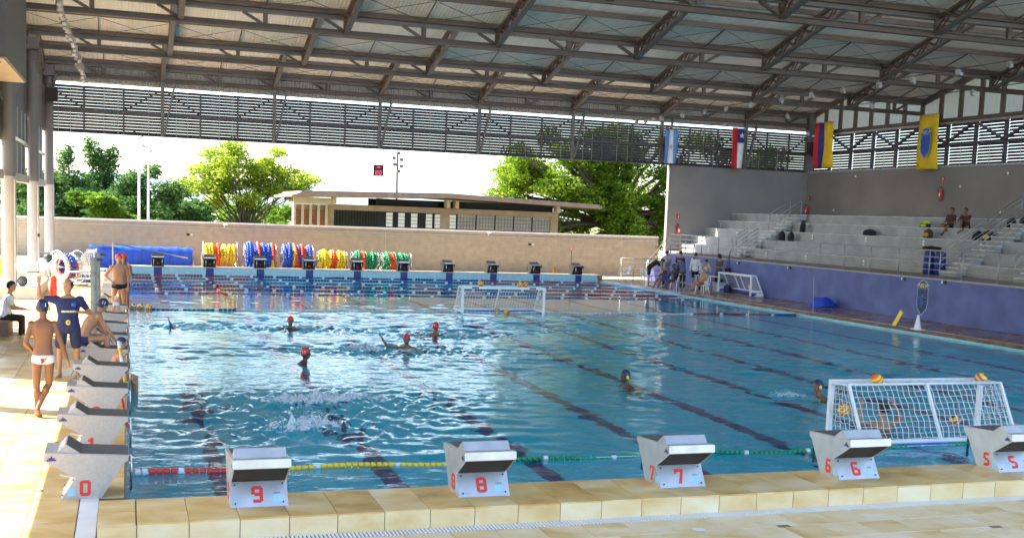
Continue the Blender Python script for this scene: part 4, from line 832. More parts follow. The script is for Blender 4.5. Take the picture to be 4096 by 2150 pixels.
reel('tall reel of blue floats with one red coil by the far wall', (6.62, 48.4, .2), 1.6, .78, [b_, b_, b_, b_, r_d, b_, b_, b_, b_, r_d], .66)
reel('reel of mixed blue, yellow and red floats by the far wall', (8.57, 48.4, .2), 1.55, .74, [b_, b_, b_, y_, r_d, b_, r_d, r_d, b_, b_], .66)
reel('reel of yellow floats with red coils at its middle by the far wall', (10.43, 48.4, .2), 1.5, .58, [y_, y_, y_, y_, r_d, r_d, y_, y_, y_], .52)
reel('reel of green floats with red coils left of centre by the far wall', (12.2, 48.4, .2), 1.4, .56, [g_, g_, r_d, r_d, g_, g_, g_, g_], .52)
reel('reel of green floats with red coils near its left end, rightmost by the far wall', (13.93, 48.4, .2), 1.55, .55, [g_, g_, r_d, r_d, g_, g_, g_, g_, g_], .52)
tt = reel('white, blue and red lane rope reel on the left deck', (-2.2, 35.2, ZD), .95, .52, [w_, r_d, b_, b_, r_d, w_, w_], .62, .7)
# blue cover roll
mt_tarp = M('blue_pool_cover', (.015, .075, .50), .35, var=.25, scale=3, bump=.5, bscale=6, stretch=(6, 1, 1))
t = thing('pool_cover_roll', 'long rolled blue pool cover by the far wall', 'pool cover', (.72, 48.7, .2)); b = MB(); n = 22
rr = []
for i in range(41):
    x = -2.5+5*i/40; r = .44+.012*math.sin(i*1.7)+.010*math.sin(i*4.1+i*i*.05); rr.append([(x, r*math.cos(2*math.pi*j/n)*.95, .70+r*math.sin(2*math.pi*j/n)+.0*i) for j in range(n)])
b.rings(rr); b.build('roll', mt_tarp, t, 60)
rr = []
for i in range(41):
    x = -2.45+4.9*i/40; rr.append([(x, -.44+.04*math.sin(i*1.3), .95), (x, -.50+.03*math.sin(i*1.9), .55), (x, -.52+.05*math.sin(i*2.3), .15), (x, -.75, .02)])
b = MB(); b.rings(rr, closed=False); b.build('loose_sheet', mt_tarp, t, 60, fix=False)
for s in (-1, 1): MB().tube([(s*2.6, -.4, .03), (s*2.6, 0, .8), (s*2.6, .4, .03)], .025, 6).build('stand', mt_rail, t)
t = thing('pole', 'thin metal pole slanting across in front of the blue cover', 'pole', (0, 0, 0)); MB().tube([(-.62, 44.2, 1.62), (2.9, 47.6, .85)], .03, 6).build('shaft', mt_rail, t); MB().tube([(-.62, 44.2, ZD), (-.62, 44.2, 1.66)], .035, 6).build('stand', mt_rail, t)
# cones
def cone(lab, loc, h, r, mats, base=True):
    t = thing('traffic_cone', lab, 'cone', loc, 0, 'training cones'); n = len(mats)
    for i, m_ in enumerate(mats): MB().cyl((0, 0, .02+h*i/n), (0, 0, .02+h*(i+1)/n), r+(.03-r)*i/n, r+(.03-r)*(i+1)/n, 16).build('band' if n > 1 else 'cone_body', m_, t, 40)
    if base: MB().box(-r*1.3, -r*1.3, 0, r*1.3, r*1.3, .02).build('base', mats[0], t)
    return t
mt_orw = M('faded_orange', (.75, .42, .30), .6, var=.1)
cone('white traffic cone on the right pool edge', (XR(20.1)+.22, 20.1, .2), .5, .13, [mt_white])
cone('faded orange and white striped cone standing on a left starting block', (-.26, 18.37, ZD+.505), .42, .13, [mt_orw, mt_orw, mt_white, mt_orw, mt_white], False)
cone('small orange cone on the far kerb behind the second block', (4.75, 47.1, ZK), .34, .11, [mt_orange], False); cone('small yellow cone on the far kerb beside the third block', (7.15, 47.1, ZK), .40, .11, [mt_yellow], False); cone('orange cone on the far kerb left of the last block', (22.75, 47.1, ZK), .42, .12, [mt_orange], False)
cone('small red cone beside the seated swimmer at the left edge', (-.20, 9.15, ZD), .26, .07, [mt_redp], False)
tag(MB().beam((XR(21.5)+.3, 21.45, .2), (XR(21.5)+.42, 21.2, .74), .17, .035, (1, 0, 0)).build('kickboard', mt_yellow), 'yellow board propped upright at the right pool edge', 'board')
tag(MB().cyl((26.05, 26.5, .2), (25.95, 26.45, 1.62), .013, n=6).build('marker_rod', mt_rail), 'thin upright rod at the right pool edge', 'rod')
b = MB()
for i in range(7): b.tube([((.55-.04*i)*math.cos(a)*1.1+.05*math.sin(i*3), (.36-.03*i)*math.sin(a), .05+.05*i+.025*math.sin(a*3+i)) for a in np.linspace(0, 2*math.pi, 25)], .055, 7, False)
tag(b.build('hose_pile', mt_tarp, None, True, (28.35, 29.3, .2)), 'heap of folded blue hose beside the blue wall', 'hose')
tag(MB().box(28.5, 34.85, .2, 28.8, 35.15, .36).build('small_box', mt_white), 'small pale box on the deck right of the stored goal', 'box')
# poles with brackets on the left
for y, z, lab in [(12.85, 2.17, 'grey post standing in front of the bent over swimmer'), (16.3, 2.12, 'grey post just behind the bent over swimmer')]:
    t = thing('post', lab, 'post', (-.66, y, ZD), 0, 'grey posts at the left edge'); MB().cyl((0, 0, 0), (0, 0, z), .062, n=12).build('shaft', M('weathered_post', (.38, .36, .30), .7, var=.2, scale=8), t, True); MB().beam((-.02, 0, z-.02), (.16, .25, z-.06), .08, .05).build('bracket', mt_steel2, t); MB().lathe([(.09, 0), (.09, .02), (.065, .03)], 12).build('foot_plate', mt_steel2, t)
t = thing('sign_board', 'long white board lying slanted behind the grey posts', 'board', (0, 0, 0)); MB().beam((-1.9, 31.5, 1.0), (-.7, 27.5, 1.32), .3, .03).build('board', mt_white, t); MB().beam((-1.88, 31.45, .98), (-.68, 27.45, 1.29), .06, .06).build('edge', mt_bluep, t)
for x, y in ((-1.7, 30.8), (-.85, 28)): MB().cyl((x, y, ZD), (x, y, 1.05 if y > 30 else 1.27), .02, n=6).build('leg', mt_rail, t)
# flags
def flag(lab, o0, ux, w, h, bands, vertical=True):
    t = thing('flag', lab, 'flag', o0, 0, 'flags hung from the roof edge'); ux = V(ux); nrm = V((ux.y, -ux.x, 0))
    def P(u, v, off=0): return ux*(u*w*(1-.10*v*0)) + V((0, 0, -v*h)) + nrm*(.075*math.sin(u*8+v*2.5)*(.35+.9*v)+.03*math.sin(u*19+v*5)*v + off)
    for (u0, u1, v0, v1, m_, nm) in bands:
        b = MB(); nu, nv = 5, 9; rr = [[P(u0+(u1-u0)*i/nu, v0+(v1-v0)*j/nv) for i in range(nu+1)] for j in range(nv+1)]; b.rings(rr, closed=False); o = b.build(nm, m_, t, True, fix=False)
        md = o.modifiers.new('thickness', 'SOLIDIFY'); md.thickness = .006
    MB().tube([P(-.03, -.01), P(1.03, -.01)], .02, 6).build('hanging_rod', mt_rail, t)
    return t, P
cl = lambda n, c: M('cloth_'+n, c, .8, var=.08, scale=3)
c_lb, c_w, c_r, c_n, c_y = cl('sky_blue', (.12, .30, .68)), cl('white', (.78, .78, .76)), cl('red', (.66, .02, .03)), cl('navy', (.03, .04, .22)), cl('yellow', (.85, .56, .02))
t, P = flag('sky blue and white striped flag with a small sun hanging by the end wall edge', (30.35, 49.45, 9.03), (1, 0, 0), .82, 1.98, [(0, .333, 0, 1, c_lb, 'blue_stripe'), (.333, .667, 0, 1, c_w, 'white_stripe'), (.667, 1, 0, 1, c_lb, 'blue_stripe')])
b = MB(); c0 = P(.5, .5, .11); ring = [c0+V((.07*math.cos(a)*(1 if i % 2 else 1.5), 0, .10*math.sin(a)*(1 if i % 2 else 1.5))) for i, a in enumerate(np.linspace(0, 2*math.pi, 17)[:-1])]; b.prism([(p.x, p.z) for p in ring], lambda a, z, q: (a, c0.y-q, z), -.0, .01); b.build('sun_emblem', cl('gold', (.75, .42, .03)), t)
t, P = flag('red, white and blue flag with one white star', (34.85, 49.45, 9.38), (1, 0, 0), .82, 2.4, [(0, .5, 0, 1, c_r, 'red_field'), (.5, 1, .36, 1, c_w, 'white_field'), (.5, 1, 0, .36, c_n, 'blue_canton')])
c0 = P(.75, .18, .09); b = MB(); b.prism([(c0.x+(.19 if i % 2 == 0 else .075)*math.sin(a), c0.z+(.19 if i % 2 == 0 else .075)*math.cos(a)) for i, a in enumerate(np.linspace(0, 2*math.pi, 11)[:-1])], lambda a, z, q: (a, c0.y-q, z), 0, .01); b.build('star', c_w, t)
flag('red, navy and yellow striped flag at the corner of the walls', (40.3, 48.9, 9.93), (0, -1, 0), 1.95, 2.72, [(0, .22, 0, 1, c_r, 'red_stripe'), (.22, .47, 0, 1, c_n, 'navy_stripe'), (.47, 1, 0, 1, c_y, 'yellow_stripe')])
tb, P = flag('yellow banner with blue club crest on the right louvres', (40.3, 39.05, 9.72), (0, -1, 0), 1.55, 2.85, [(0, 1, 0, 1, c_y, 'yellow_cloth')])
CREST = [(0, 1.0), (.22, .93), (.38, .78), (.52, .70), (.46, .55), (.44, .30), (.46, -.25), (.38, -.62), (.0, -1.0), (-.38, -.62), (-.46, -.25), (-.44, .30), (-.46, .55), (-.52, .70), (-.38, .78), (-.22, .93)]
def crest(t, M4, sc_, body, line, wave, txtm, mirror=1):
    """crest drawn in a local xz plane facing -y, placed by matrix M4"""
    def put(nm, me): o = ob(nm, me, t); o.matrix_local = M4; return o
    put('crest_outline', MB().prism([(x*sc_*1.04*mirror, z*sc_*1.02) for x, z in CREST], lambda a, z, q: (a, -q, z), 0, .004).mesh('crest_outline', line)); put('crest_field', MB().prism([(x*sc_*.94*mirror, z*sc_*.95) for x, z in CREST], lambda a, z, q: (a, -q, z), .0041, .008).mesh('crest_field', body))
    put('crest_band', MB().box(-.44*sc_, -.012, .50*sc_, .44*sc_, -.0082, .525*sc_).mesh('crest_band', line))
    for j, zz in enumerate((-.02, -.2, -.36)):
        b = MB(); s = (.36, .34, .27)[j]
        for sg in (-1, 1): b.tube([(sg*s*sc_*math.sin(f*1.5), -.011, sc_*(zz-.16+.26*f**.7+.05*math.sin(f*6))) for f in np.linspace(0, 1, 8)], [sc_*.035*(1-.4*f) for f in np.linspace(0, 1, 8)], 5)
        put('crest_wave', b.mesh('crest_wave', wave))
    put('crest_ball', MB().lathe([(0, 0), (.085*sc_, 0), (.085*sc_, .003), (0, .003)], 16).xf(Matrix.Rotation(math.pi/2, 4, 'X') @ Matrix.Translation((0, .10*sc_, .0085))).mesh('crest_ball', M('crest_grey', (.12, .16, .14), .6)))
    o = ob('crest_lettering', text_mesh('ABDA', .33*sc_, txtm, .002), t); o.matrix_local = M4 @ Matrix.Translation((0, -.0105, .68*sc_)) @ Matrix.Rotation(math.pi/2, 4, 'X') @ Matrix.Diagonal((mirror, 1, 1, 1))
mt_cb = M('crest_blue', (.03, .09, .40), .6, var=.1); mt_cdk = M('crest_dark_blue', (.025, .035, .11), .6, var=.15); mt_cl = M('crest_light_line', (.30, .42, .68), .6); mt_cw = M('crest_wave_blue', (.05, .18, .55), .6); mt_cy = M('crest_yellow', (.82, .62, .20), .6)
RZ = Matrix.Rotation(-math.pi/2, 4, 'Z')
crest(tb, Matrix.Translation((-.19, -.80, -1.48)) @ RZ, .82, mt_cb, mt_cl, mt_cw, M('crest_pale', (.62, .60, .30), .6), 1)
crest(bpy.data.objects['blue_wall'], Matrix.Translation((-.004, 23.66, 1.06)) @ RZ, .68, mt_cdk, mt_cl, mt_cw, mt_cy)
# scoreboard, speakers
t = thing('scoreboard', 'small black timer with red digits hanging under the louvres', 'scoreboard', (13.1, 49.5, 5.5)); MB().box(-.28, 0, 0, .28, .1, .6).build('case', mt_black, t)
mt_led = bpy.data.materials.new('red_led'); mt_led.use_nodes = True; p = mt_led.node_tree.nodes['Principled BSDF']; p.inputs['Base Color'].default_value = (.6, .02, .05, 1); p.inputs['Emission Color'].default_value = (1, .03, .08, 1); p.inputs['Emission Strength'].default_value = .35
for x in (-.1, .1): ob('led_digit', digit_mesh('0', .24, mt_led), t, (x, -.002, .17))
for x in (-.07, .0, .07): MB().box(x-.028, -.004, .43, x+.028, 0, .50).build('led_sign', mt_led, t)
for x in (-.28, .27): MB().cyl((x, .05, .6), (x, .05, 3.9), .012, n=5).build('hanging_rod', mt_steel2, t)
for x, y, z, lab in [(-3.53, 49.5, 8.4, 'black loudspeaker hung at the far left corner'), (40.45, 49.4, 8.15, 'black loudspeaker hung at the corner behind the striped flag')]:
    t = thing('loudspeaker', lab, 'loudspeaker', (x, y, z)); MB().box(-.25, -.15, 0, .25, .15, .68).build('cabinet', mt_black, t); MB().box(-.22, -.165, .03, .22, -.152, .65).build('grille', mt_dark, t); MB().cyl((0, .15, .34), (0, .3, .34), .03, n=6).build('bracket', mt_steel2, t)
# lamp strings
def lamps(lab, x, ys, z, zs=0):
    t = thing('light_string', lab, 'lamp row', (x, 0, z)); MB().tube([(0, y, .13+zs*math.sin((y-ys[0])*.2)) for y in np.linspace(ys[0]+1.5, min(ys)-4, 12)], .02, 5).build('cable', mt_steel, t)
    ms = [MB().cbox((0, 0, 0), (.16, .14, .20)).beam((0, 0, .08), (0, 0, .2), .03, .03).mesh('lamp', M('lamp_housing', (.34, .30, .25), .4, var=.15)), MB().cyl((-.02, -.1, -.07), (-.05, -.16, -.12), .045, .06, 10).mesh('lamp_glass', M('lamp_lens', (.5, .5, .48), .2))]
    for y in ys:
        l = ob('lamp', ms[0], t, (random.uniform(-.04, .04), y, 0), (random.uniform(-.3, .3), random.uniform(-.3, .3), random.uniform(-.5, .5))); ob('lamp_glass', ms[1], l)
lamps('long row of closely set pale lamps on a cable at the left', -1.86, [46-.95*i for i in range(27)], 9.2)
lamps('row of pale lamps on the cable right of the pool centre', 27.8, [48, 46.9, 45.8, 44.8, 42.3, 39.9, 37.6, 35.4, 32.6, 30.3, 28, 25.7, 23.6, 21.2, 18.7], 9.2)
lamps('sparse row of pale lamps on the cable over the grandstand', 32.25, [45.9, 39.2, 32.2, 25.6, 22.4], 9.2)
# ---------------------------------------------------------------- people
def skin(n, c): return M('skin_'+n, c, .5, var=.07, scale=6, Subsurface_Weight=.06, Subsurface_Radius=(.02, .008, .004))
sk_tan, sk_mid, sk_drk, sk_lgt = skin('tan', (.46, .235, .125)), skin('brown', (.25, .112, .056)), skin('dark', (.11, .052, .032)), skin('light', (.52, .30, .20))
mt_hair = M('dark_hair', (.016, .013, .011), .6, var=.2, scale=40)
def ell(mb, c, r, ax=None, n=14, m_=10):
    R = Matrix((ax[0], ax[1], ax[2])).transposed() if ax else None
    mb.sph(c, r, n, m_, R); return mb
def capsule(mb, p0, p1, r0, r1, n=12):
    p0, p1 = V(p0), V(p1); d = (p1-p0); L = d.length; d.normalize(); P = []; R = []
    for a in (1.5, 1.1, .6): P.append(p0 - d*r0*math.sin(a)); R.append(max(.002, r0*math.cos(a)))
    for f in (0, .33, .66, 1): P.append(p0.lerp(p1, f)); R.append(r0+(r1-r0)*f)
    for a in (.6, 1.1, 1.5): P.append(p1 + d*r1*math.sin(a)); R.append(max(.002, r1*math.cos(a)))
    return mb.tube(P, R, n)
def remesh(mb, name, mat, parent, vox, it=4):
    o = mb.build(name, None, None); md = o.modifiers.new('r', 'REMESH'); md.mode = 'VOXEL'; md.voxel_size = vox
    s = o.modifiers.new('s', 'SMOOTH'); s.factor = .5; s.iterations = it
    bpy.context.view_layer.update(); me = evalmesh(o); old = o.data; bpy.data.objects.remove(o); bpy.data.meshes.remove(old)
    me.name = name; me.materials.clear(); me.materials.append(mat); me.polygons.foreach_set('use_smooth', [True]*len(me.polygons)); me.update()
    return ob(name, me, parent)
U = lambda v: V(v).normalized()
TOR = [(-.13, .125, .095), (-.03, .165, .118), (.08, .145, .105), (.18, .135, .098), (.30, .155, .112), (.41, .172, .115), (.49, .155, .092), (.545, .075, .062)]
def person(lab, loc, rz, sk, pel=.93, sp=(0, 0, 1), sp2=None, hd=None, hf=(0, 1, 0), ua=((-.22, 0, -1), (.22, 0, -1)), fa=((-.1, .2, -1), (.1, .2, -1)), th=((-.03, .02, -1), (.03, .02, -1)), shk=((0, -.03, -1), (0, -.03, -1)), ft=None, H=1.75, bw=1., wear=(), head='hair', cap=None, ears=None, num=None, group=None, vox=.012, twist=0., hands='relaxed', belly=0., numdir=(0, -1, 0), legs=True, hairm=None, feet_shoes=None):
    s = H/1.75; pel = .968*s if pel > .85 and legs and abs(loc[2]-.22) < .05 else pel; t = thing('person', lab, 'person', loc, rz, group); sp = U(sp); sp2 = U(sp2 or sp); hd = U(hd or sp2); hf = U(hf)
    P = V((0, 0, pel)); lat0 = V((1, 0, 0)); lat = (Matrix.Rotation(twist, 3, 'Z') @ lat0)
    def spine(d):   # point and frame at distance d along the bent spine
        f = max(0, min(1, (d-.02)/.40)); dr = (sp*(1-f)+sp2*f).normalized(); k = 6; q = P.copy(); st = d*s/k
        for i in range(k):
            ff = max(0, min(1, ((i+.5)*d/k-.02)/.40)); q = q+(sp*(1-ff)+sp2*ff).normalized()*st
        l = lat0.lerp(lat, f).normalized(); l = (l-dr*l.dot(dr)).normalized(); return q, dr, l, l.cross(dr)*-1
    def loft(mb, d0, d1, inf=0.):
        rr = []; ds = sorted(set([d0, d1]+[a for a, _, _ in TOR if d0 < a < d1]))
        for d in ds:
            w = np.interp(d, [a for a, _, _ in TOR], [b for _, b, _ in TOR])*bw*s+inf; dp = np.interp(d, [a for a, _, _ in TOR], [c for _, _, c in TOR])*(.55+.45*bw)*s+inf
            q, dr, l, fw = spine(d); bl = belly*math.exp(-((d-.12)/.13)**2); n = 18
            rr.append([q + l*w*math.copysign(abs(math.cos(a))**.85, math.cos(a)) + fw*((dp+(bl if math.sin(a) < 0 else 0))*math.copysign(abs(math.sin(a))**.85, math.sin(a)))*1 for a in np.linspace(0, 2*math.pi, n+1)[:-1]])
        q0 = sum((V(p) for p in rr[0]), V())/n; q1 = sum((V(p) for p in rr[-1]), V())/n
        mb.rings([[q0+(V(p)-q0)*.3 - spine(ds[0])[1]*.02 for p in rr[0]]] + rr + [[q1+(V(p)-q1)*.3 + spine(ds[-1])[1]*.02 for p in rr[-1]]])
    N, ndr, nl, nf = spine(.53); fwd = -nf
    if fwd.dot(V((0, 1, 0))) < -.2 and abs(sp.y) < .9: fwd = -fwd
    sh_c = spine(.465)[0]; SH = [sh_c + nl*(-.175*bw*s) , sh_c + nl*(.175*bw*s)]
    hp = spine(-.05)[0]; HP = [hp + lat0*(-.092*bw*s), hp + lat0*(.092*bw*s)]
    EL = [SH[i]+U(ua[i])*.295*s for i in (0, 1)]; WR = [EL[i]+U(fa[i])*.255*s for i in (0, 1)]
    KN = [HP[i]+U(th[i])*.42*s for i in (0, 1)]; AN = [KN[i]+U(shk[i])*.42*s for i in (0, 1)]
    FT = [U(f) for f in (ft or ((-.12, 1, -.25), (.12, 1, -.25)))]
    hc = N + hd*(.185*s); hr = .104*s; up = (hd - hf*hd.dot(hf)).normalized(); sd = hf.cross(up)
    B = MB(); loft(B, -.13, .545); capsule(B, N-hd*.04*s, N+hd*.12*s, .056*s, .052*s)
    ell(B, hc+up*.02*s-hf*.005*s, (hr*.80, hr*.98, hr*1.12), (sd, hf, up), 18, 12); ell(B, hc-up*.055*s+hf*.025*s, (hr*.60, hr*.66, hr*.66), (sd, hf, up)); ell(B, hc+hf*.098*s-up*.008*s, (.014*s, .020*s, .024*s), (sd, hf, up), 8, 6); ell(B, hc+hf*.075*s+up*.035*s, (.05*s, .022*s, .014*s), (sd, hf, up), 10, 6)
    ell(B, hc+hf*.088*s-up*.05*s, (.024*s, .012*s, .010*s), (sd, hf, up), 8, 6)
    for q in (-1, 1): ell(B, hc+sd*q*.08*s-hf*.005*s, (.012*s, .024*s, .032*s), (sd, hf, up), 8, 6)
    for i, q in ((0, -1), (1, 1)):
        ell(B, SH[i], (.062*s*bw,)*3); capsule(B, SH[i], EL[i], .05*s*bw, .039*s); capsule(B, EL[i], WR[i], .040*s, .027*s); ell(B, EL[i].lerp(WR[i], .25), (.043*s,)*3)
        d = U(fa[i]); hdn = d.cross(V((0, 0, 1))); hdn = hdn.normalized() if hdn.length > .1 else V((1, 0, 0)); pn = d.cross(hdn).normalized()
        if hands == 'open': hdn, pn = lat0*1., V((0, 1, 0))
        hdn = (hdn - d*hdn.dot(d)).normalized(); pn = d.cross(hdn).normalized()
        pc = WR[i]+d*.05*s; ell(B, pc, (.040*s, .017*s, .055*s), (hdn, pn, d), 10, 8)
        for k, (o_, L) in enumerate(((-.030, .066), (-.010, .078), (.010, .074), (.029, .056))):
            b0 = pc+d*.04*s+hdn*o_*s; curl = .12 if hands == 'open' else .5; spd = d + hdn*o_*(9 if hands == 'open' else 3); m1 = b0+U(spd+pn*curl*.3)*L*.55*s; m2 = m1+U(spd*.8+pn*curl)*L*.5*s
            capsule(B, b0, m1, .0105*s, .0098*s, 7); capsule(B, m1, m2, .0098*s, .008*s, 7)
        tb_ = pc-d*.015*s-hdn*.032*s*(1 if i else -1)*-1; tdir = U(d*.7+hdn*(1 if i else -1)*.9+pn*.3); capsule(B, tb_, tb_+tdir*.05*s, .0125*s, .0105*s, 7); capsule(B, tb_+tdir*.05*s, tb_+tdir*.05*s+U(tdir+d*.6)*.028*s, .0105*s, .009*s, 7)
        if legs:
            capsule(B, HP[i], KN[i], .082*s*bw, .054*s); ell(B, HP[i].lerp(KN[i], .25), (.086*s*bw,)*3); capsule(B, KN[i], AN[i], .054*s, .036*s); ell(B, KN[i].lerp(AN[i], .28)-U(FT[i])*.012*s, (.056*s, .056*s, .08*s)); ell(B, KN[i]+FT[i]*.008, (.054*s,)*3)
            f = FT[i]; ell(B, AN[i]-f*.025*s+V((0, 0, -.03*s)), (.034*s, .036*s, .036*s)); capsule(B, AN[i]+V((0, 0, -.042*s)), AN[i]+f*.14*s+V((0, 0, -.048*s)), .034*s, .026*s, 10); capsule(B, AN[i]+f*.13*s+V((-.014, 0, -.052*s)), AN[i]+f*.185*s+V((-.014, 0, -.054*s)), .022*s, .016*s, 8); capsule(B, AN[i]+f*.13*s+V((.016, 0, -.052*s)), AN[i]+f*.175*s+V((.016, 0, -.054*s)), .020*s, .014*s, 8)
    remesh(B, 'body', sk, t, vox)
    e = MB()
    for q in (-1, 1): ell(e, hc+hf*.082*s+sd*q*.032*s+up*.012*s, (.014*s, .010*s, .008*s), (sd, hf, up), 8, 6)
    e.build('eyes', mt_hair, t, True)
    def shell(name, mat, inf, cond):
        b = MB(); ell(b, hc+up*.02*s-hf*.006*s, (hr*.80+inf, hr*.98+inf, hr*1.12+inf), (sd, hf, up), 28, 20); c0 = hc+up*.02*s; out = []
        for p in b.v:
            r = V(p)-c0; a, bb, c = r.dot(hf)/hr, r.dot(up)/hr, abs(r.dot(sd))/hr
            out.append(V(p) if cond(a, bb, c) else c0+r*.86)
        b.v = out; return b.build(name, mat, t, True)
    if cap: shell('swim_cap', cap, .008*s, lambda a, b, c: b > -.55+1.05*max(0, a+.1) if a > -.1 else b > -.75)
    elif head == 'hair': shell('hair', hairm or mt_hair, .012*s, lambda a, b, c: b > (.62 if a > .35 else .05+1.2*max(0, a+.15)) if a > -.35 else b > -.45)
    elif head == 'balding': shell('hair', hairm or mt_hair, .006*s, lambda a, b, c: (-.40 < b < .55) and a < .25)
    elif head == 'long': shell('hair', hairm or mt_hair, .02*s, lambda a, b, c: b > (.62 if a > .35 else -.3+1.0*max(0, a+.15)) if a > -.2 else b > -1.2)
    if ears:
        for q in (-1, 1): b = MB(); ell(b, hc+sd*q*.092*s-hf*.004*s-up*.008*s, (.016*s, .036*s, .046*s), (sd, hf, up), 12, 8); b.build('ear_guard', ears, t, True)
    if num:
        nd = U(numdir); nd = (nd-up*nd.dot(up)).normalized(); o = ob('cap_number', text_mesh(num, .085*s, c_w, .003), t); zx = nd; zy = U(up+nd*.0); zx3 = zy.cross(zx)
        R = Matrix((zx3, zy, zx)).transposed().to_4x4(); R.translation = hc+up*.045*s+nd*(hr*.98+.006); o.matrix_local = R
    for kind, mat in wear:
        b = MB(); i_ = .013
        if kind in ('shirt', 'longshirt', 'polo', 'vest', 'suit'):
            loft(b, -.10 if kind != 'suit' else -.13, .50 if kind not in ('vest', 'suit') else .42, (.024 if kind == 'polo' else i_+.004) if kind != 'suit' else .006)
            if kind in ('vest', 'suit'):
                for i in (0, 1): capsule(b, spine(.40)[0]+nl*(-.08 if i == 0 else .08)*s, SH[i].lerp(N, .35)+ndr*.03, .045, .032)
            else:
                for i in (0, 1):
                    f = .62 if kind != 'longshirt' else 1; ell(b, SH[i], (.074*s*bw,)*3); capsule(b, SH[i], SH[i].lerp(EL[i], f), .066*s*bw, .056*s)
                    if kind == 'longshirt': capsule(b, EL[i], EL[i].lerp(WR[i], .9), .055*s, .04*s)
                capsule(b, N-hd*.05*s, N+hd*.015*s, .068*s, .062*s)
        else:
            loft(b, -.135, .06 if kind != 'briefs' else .0, i_ if kind != 'briefs' else .008)
            f = {'shorts': .72, 'trousers': 1, 'briefs': .14, 'tights': 1}[kind]
            for i in (0, 1):
                capsule(b, HP[i], HP[i].lerp(KN[i], f), (.094 if kind not in ('briefs', 'tights') else .088)*s*bw, {'shorts': .086, 'trousers': .066, 'briefs': .083, 'tights': .060}[kind]*s*(bw if kind in ('shorts', 'briefs') else 1))
                if kind in ('trousers', 'tights'): capsule(b, KN[i], KN[i].lerp(AN[i], .93), .066*s if kind == 'trousers' else .06*s, .055*s if kind == 'trousers' else .042*s)
        remesh(b, {'shirt': 'shirt', 'longshirt': 'long_shirt', 'polo': 'polo_shirt', 'vest': 'vest', 'suit': 'swimsuit', 'shorts': 'shorts', 'trousers': 'trousers', 'briefs': 'swim_briefs', 'tights': 'trousers'}[kind], mat, t, .014, 3)
    if feet_shoes:
        for i in (0, 1):
            f = FT[i]; b = MB(); ell(b, AN[i]+f*.06*s+V((0, 0, -.045*s)), (.05, .135, .05), (U(f.cross(V((0, 0, 1)))), f, V((0, 0, 1)))); b.build('shoe', feet_shoes, t, True)
    t['_j'] = 1; del t['_j']
    return t, dict(N=N, hc=hc, WR=WR, AN=AN, KN=KN, SH=SH, FT=FT)
fab = lambda n, c: M('fabric_'+n, c, .85, var=.12, scale=9, bump=.15, bscale=30)
f_navy, f_navy2, f_blk, f_white, f_grey, f_mar, f_den, f_bei, f_slate, f_brn = fab('navy', (.022, .034, .12)), fab('dark_navy', (.022, .03, .075)), fab('black', (.014, .013, .014)), fab('white', (.72, .71, .69)), fab('grey', (.34, .33, .33)), fab('maroon', (.075, .028, .032)), fab('denim', (.07, .11, .19)), fab('beige', (.46, .42, .36)), fab('slate', (.05, .065, .075)), fab('brown_black', (.030, .018, .016))
mt_capb, mt_capr, mt_capw = M('navy_cap', (.018, .03, .10), .45, var=.08), M('red_cap', (.70, .035, .03), .42, var=.06), M('white_cap', (.7, .7, .7), .45, var=.05)
# printed swim briefs: white with red and dark flecks
mt_brief = M('printed_briefs', (.80, .74, .72), .7, var=.0, col2=(.80, .74, .72)); N_ = mt_brief.node_tree.nodes; rp = [n for n in N_ if n.type == 'VALTORGB'][0]; nzz = [n for n in N_ if n.type == 'TEX_NOISE'][0]; nzz.inputs['Scale'].default_value = 16; e = rp.color_ramp.elements; e[0].position = .38; e[0].color = (.45, .04, .06, 1); e[1].position = .46; e[1].color = (.80, .72, .70, 1); q = e.new(.33); q.color = (.06, .05, .08, 1)
PI = math.pi
# --- left deck
person('swimmer in white printed briefs and navy cap walking away on the left deck', (-1.22, 6.25, ZD), .05, sk_mid, .93, sp=(0, .02, 1), hf=(.25, 1, -.1), ua=((-.30, -.18, -1), (.33, -.05, -1)), fa=((.35, .75, -.55), (.33, .12, -1)), th=((-.03, .06, -1), (-.02, .16, -1)), shk=((.02, -.08, -1), (-.40, -.42, -.9)), ft=((-.15, 1, -.12), (.25, .8, -.75)), H=1.76, bw=.94, wear=(('briefs', mt_brief),), cap=mt_capb, ears=mt_yellow, num='1', numdir=(.35, -.9, 0), vox=.010)
ct, cj = person('balding coach in navy polo and shorts waving with one raised hand', (-1.05, 10.45, ZD), PI, sk_tan, .95, hf=(.55, .85, -.05), ua=((-.62, .05, -.8), (.93, .1, .12)), fa=((.72, .70, .12), (-.02, .12, 1)), th=((-.10, .0, -1), (.10, .02, -1)), shk=((-.02, -.02, -1), (.02, -.02, -1)), ft=((-.35, 1, -.2), (.35, 1, -.2)), H=1.80, bw=1.16, belly=.05, wear=(('polo', f_navy), ('shorts', f_navy2)), head='balding', vox=.010, hands='open')
MB().cbox((-.02, .165, 1.27), (.26, .01, .035)).build('printed_logo', f_white, ct); MB().cbox((-.10, .16, 1.40), (.07, .012, .06)).build('pocket_badge', mt_bluep, ct)
for i in (0, 1): a = cj['AN'][i]; f = cj['FT'][i]; b = MB(); ell(b, V(a)+V(f)*.06+V((0, 0, -.082)), (.05, .14, .013), (U(f.cross(V((0, 0, 1)))), f, V((0, 0, 1)))); b.build('flip_flop', mt_bluep if i else mt_dark, ct, True)
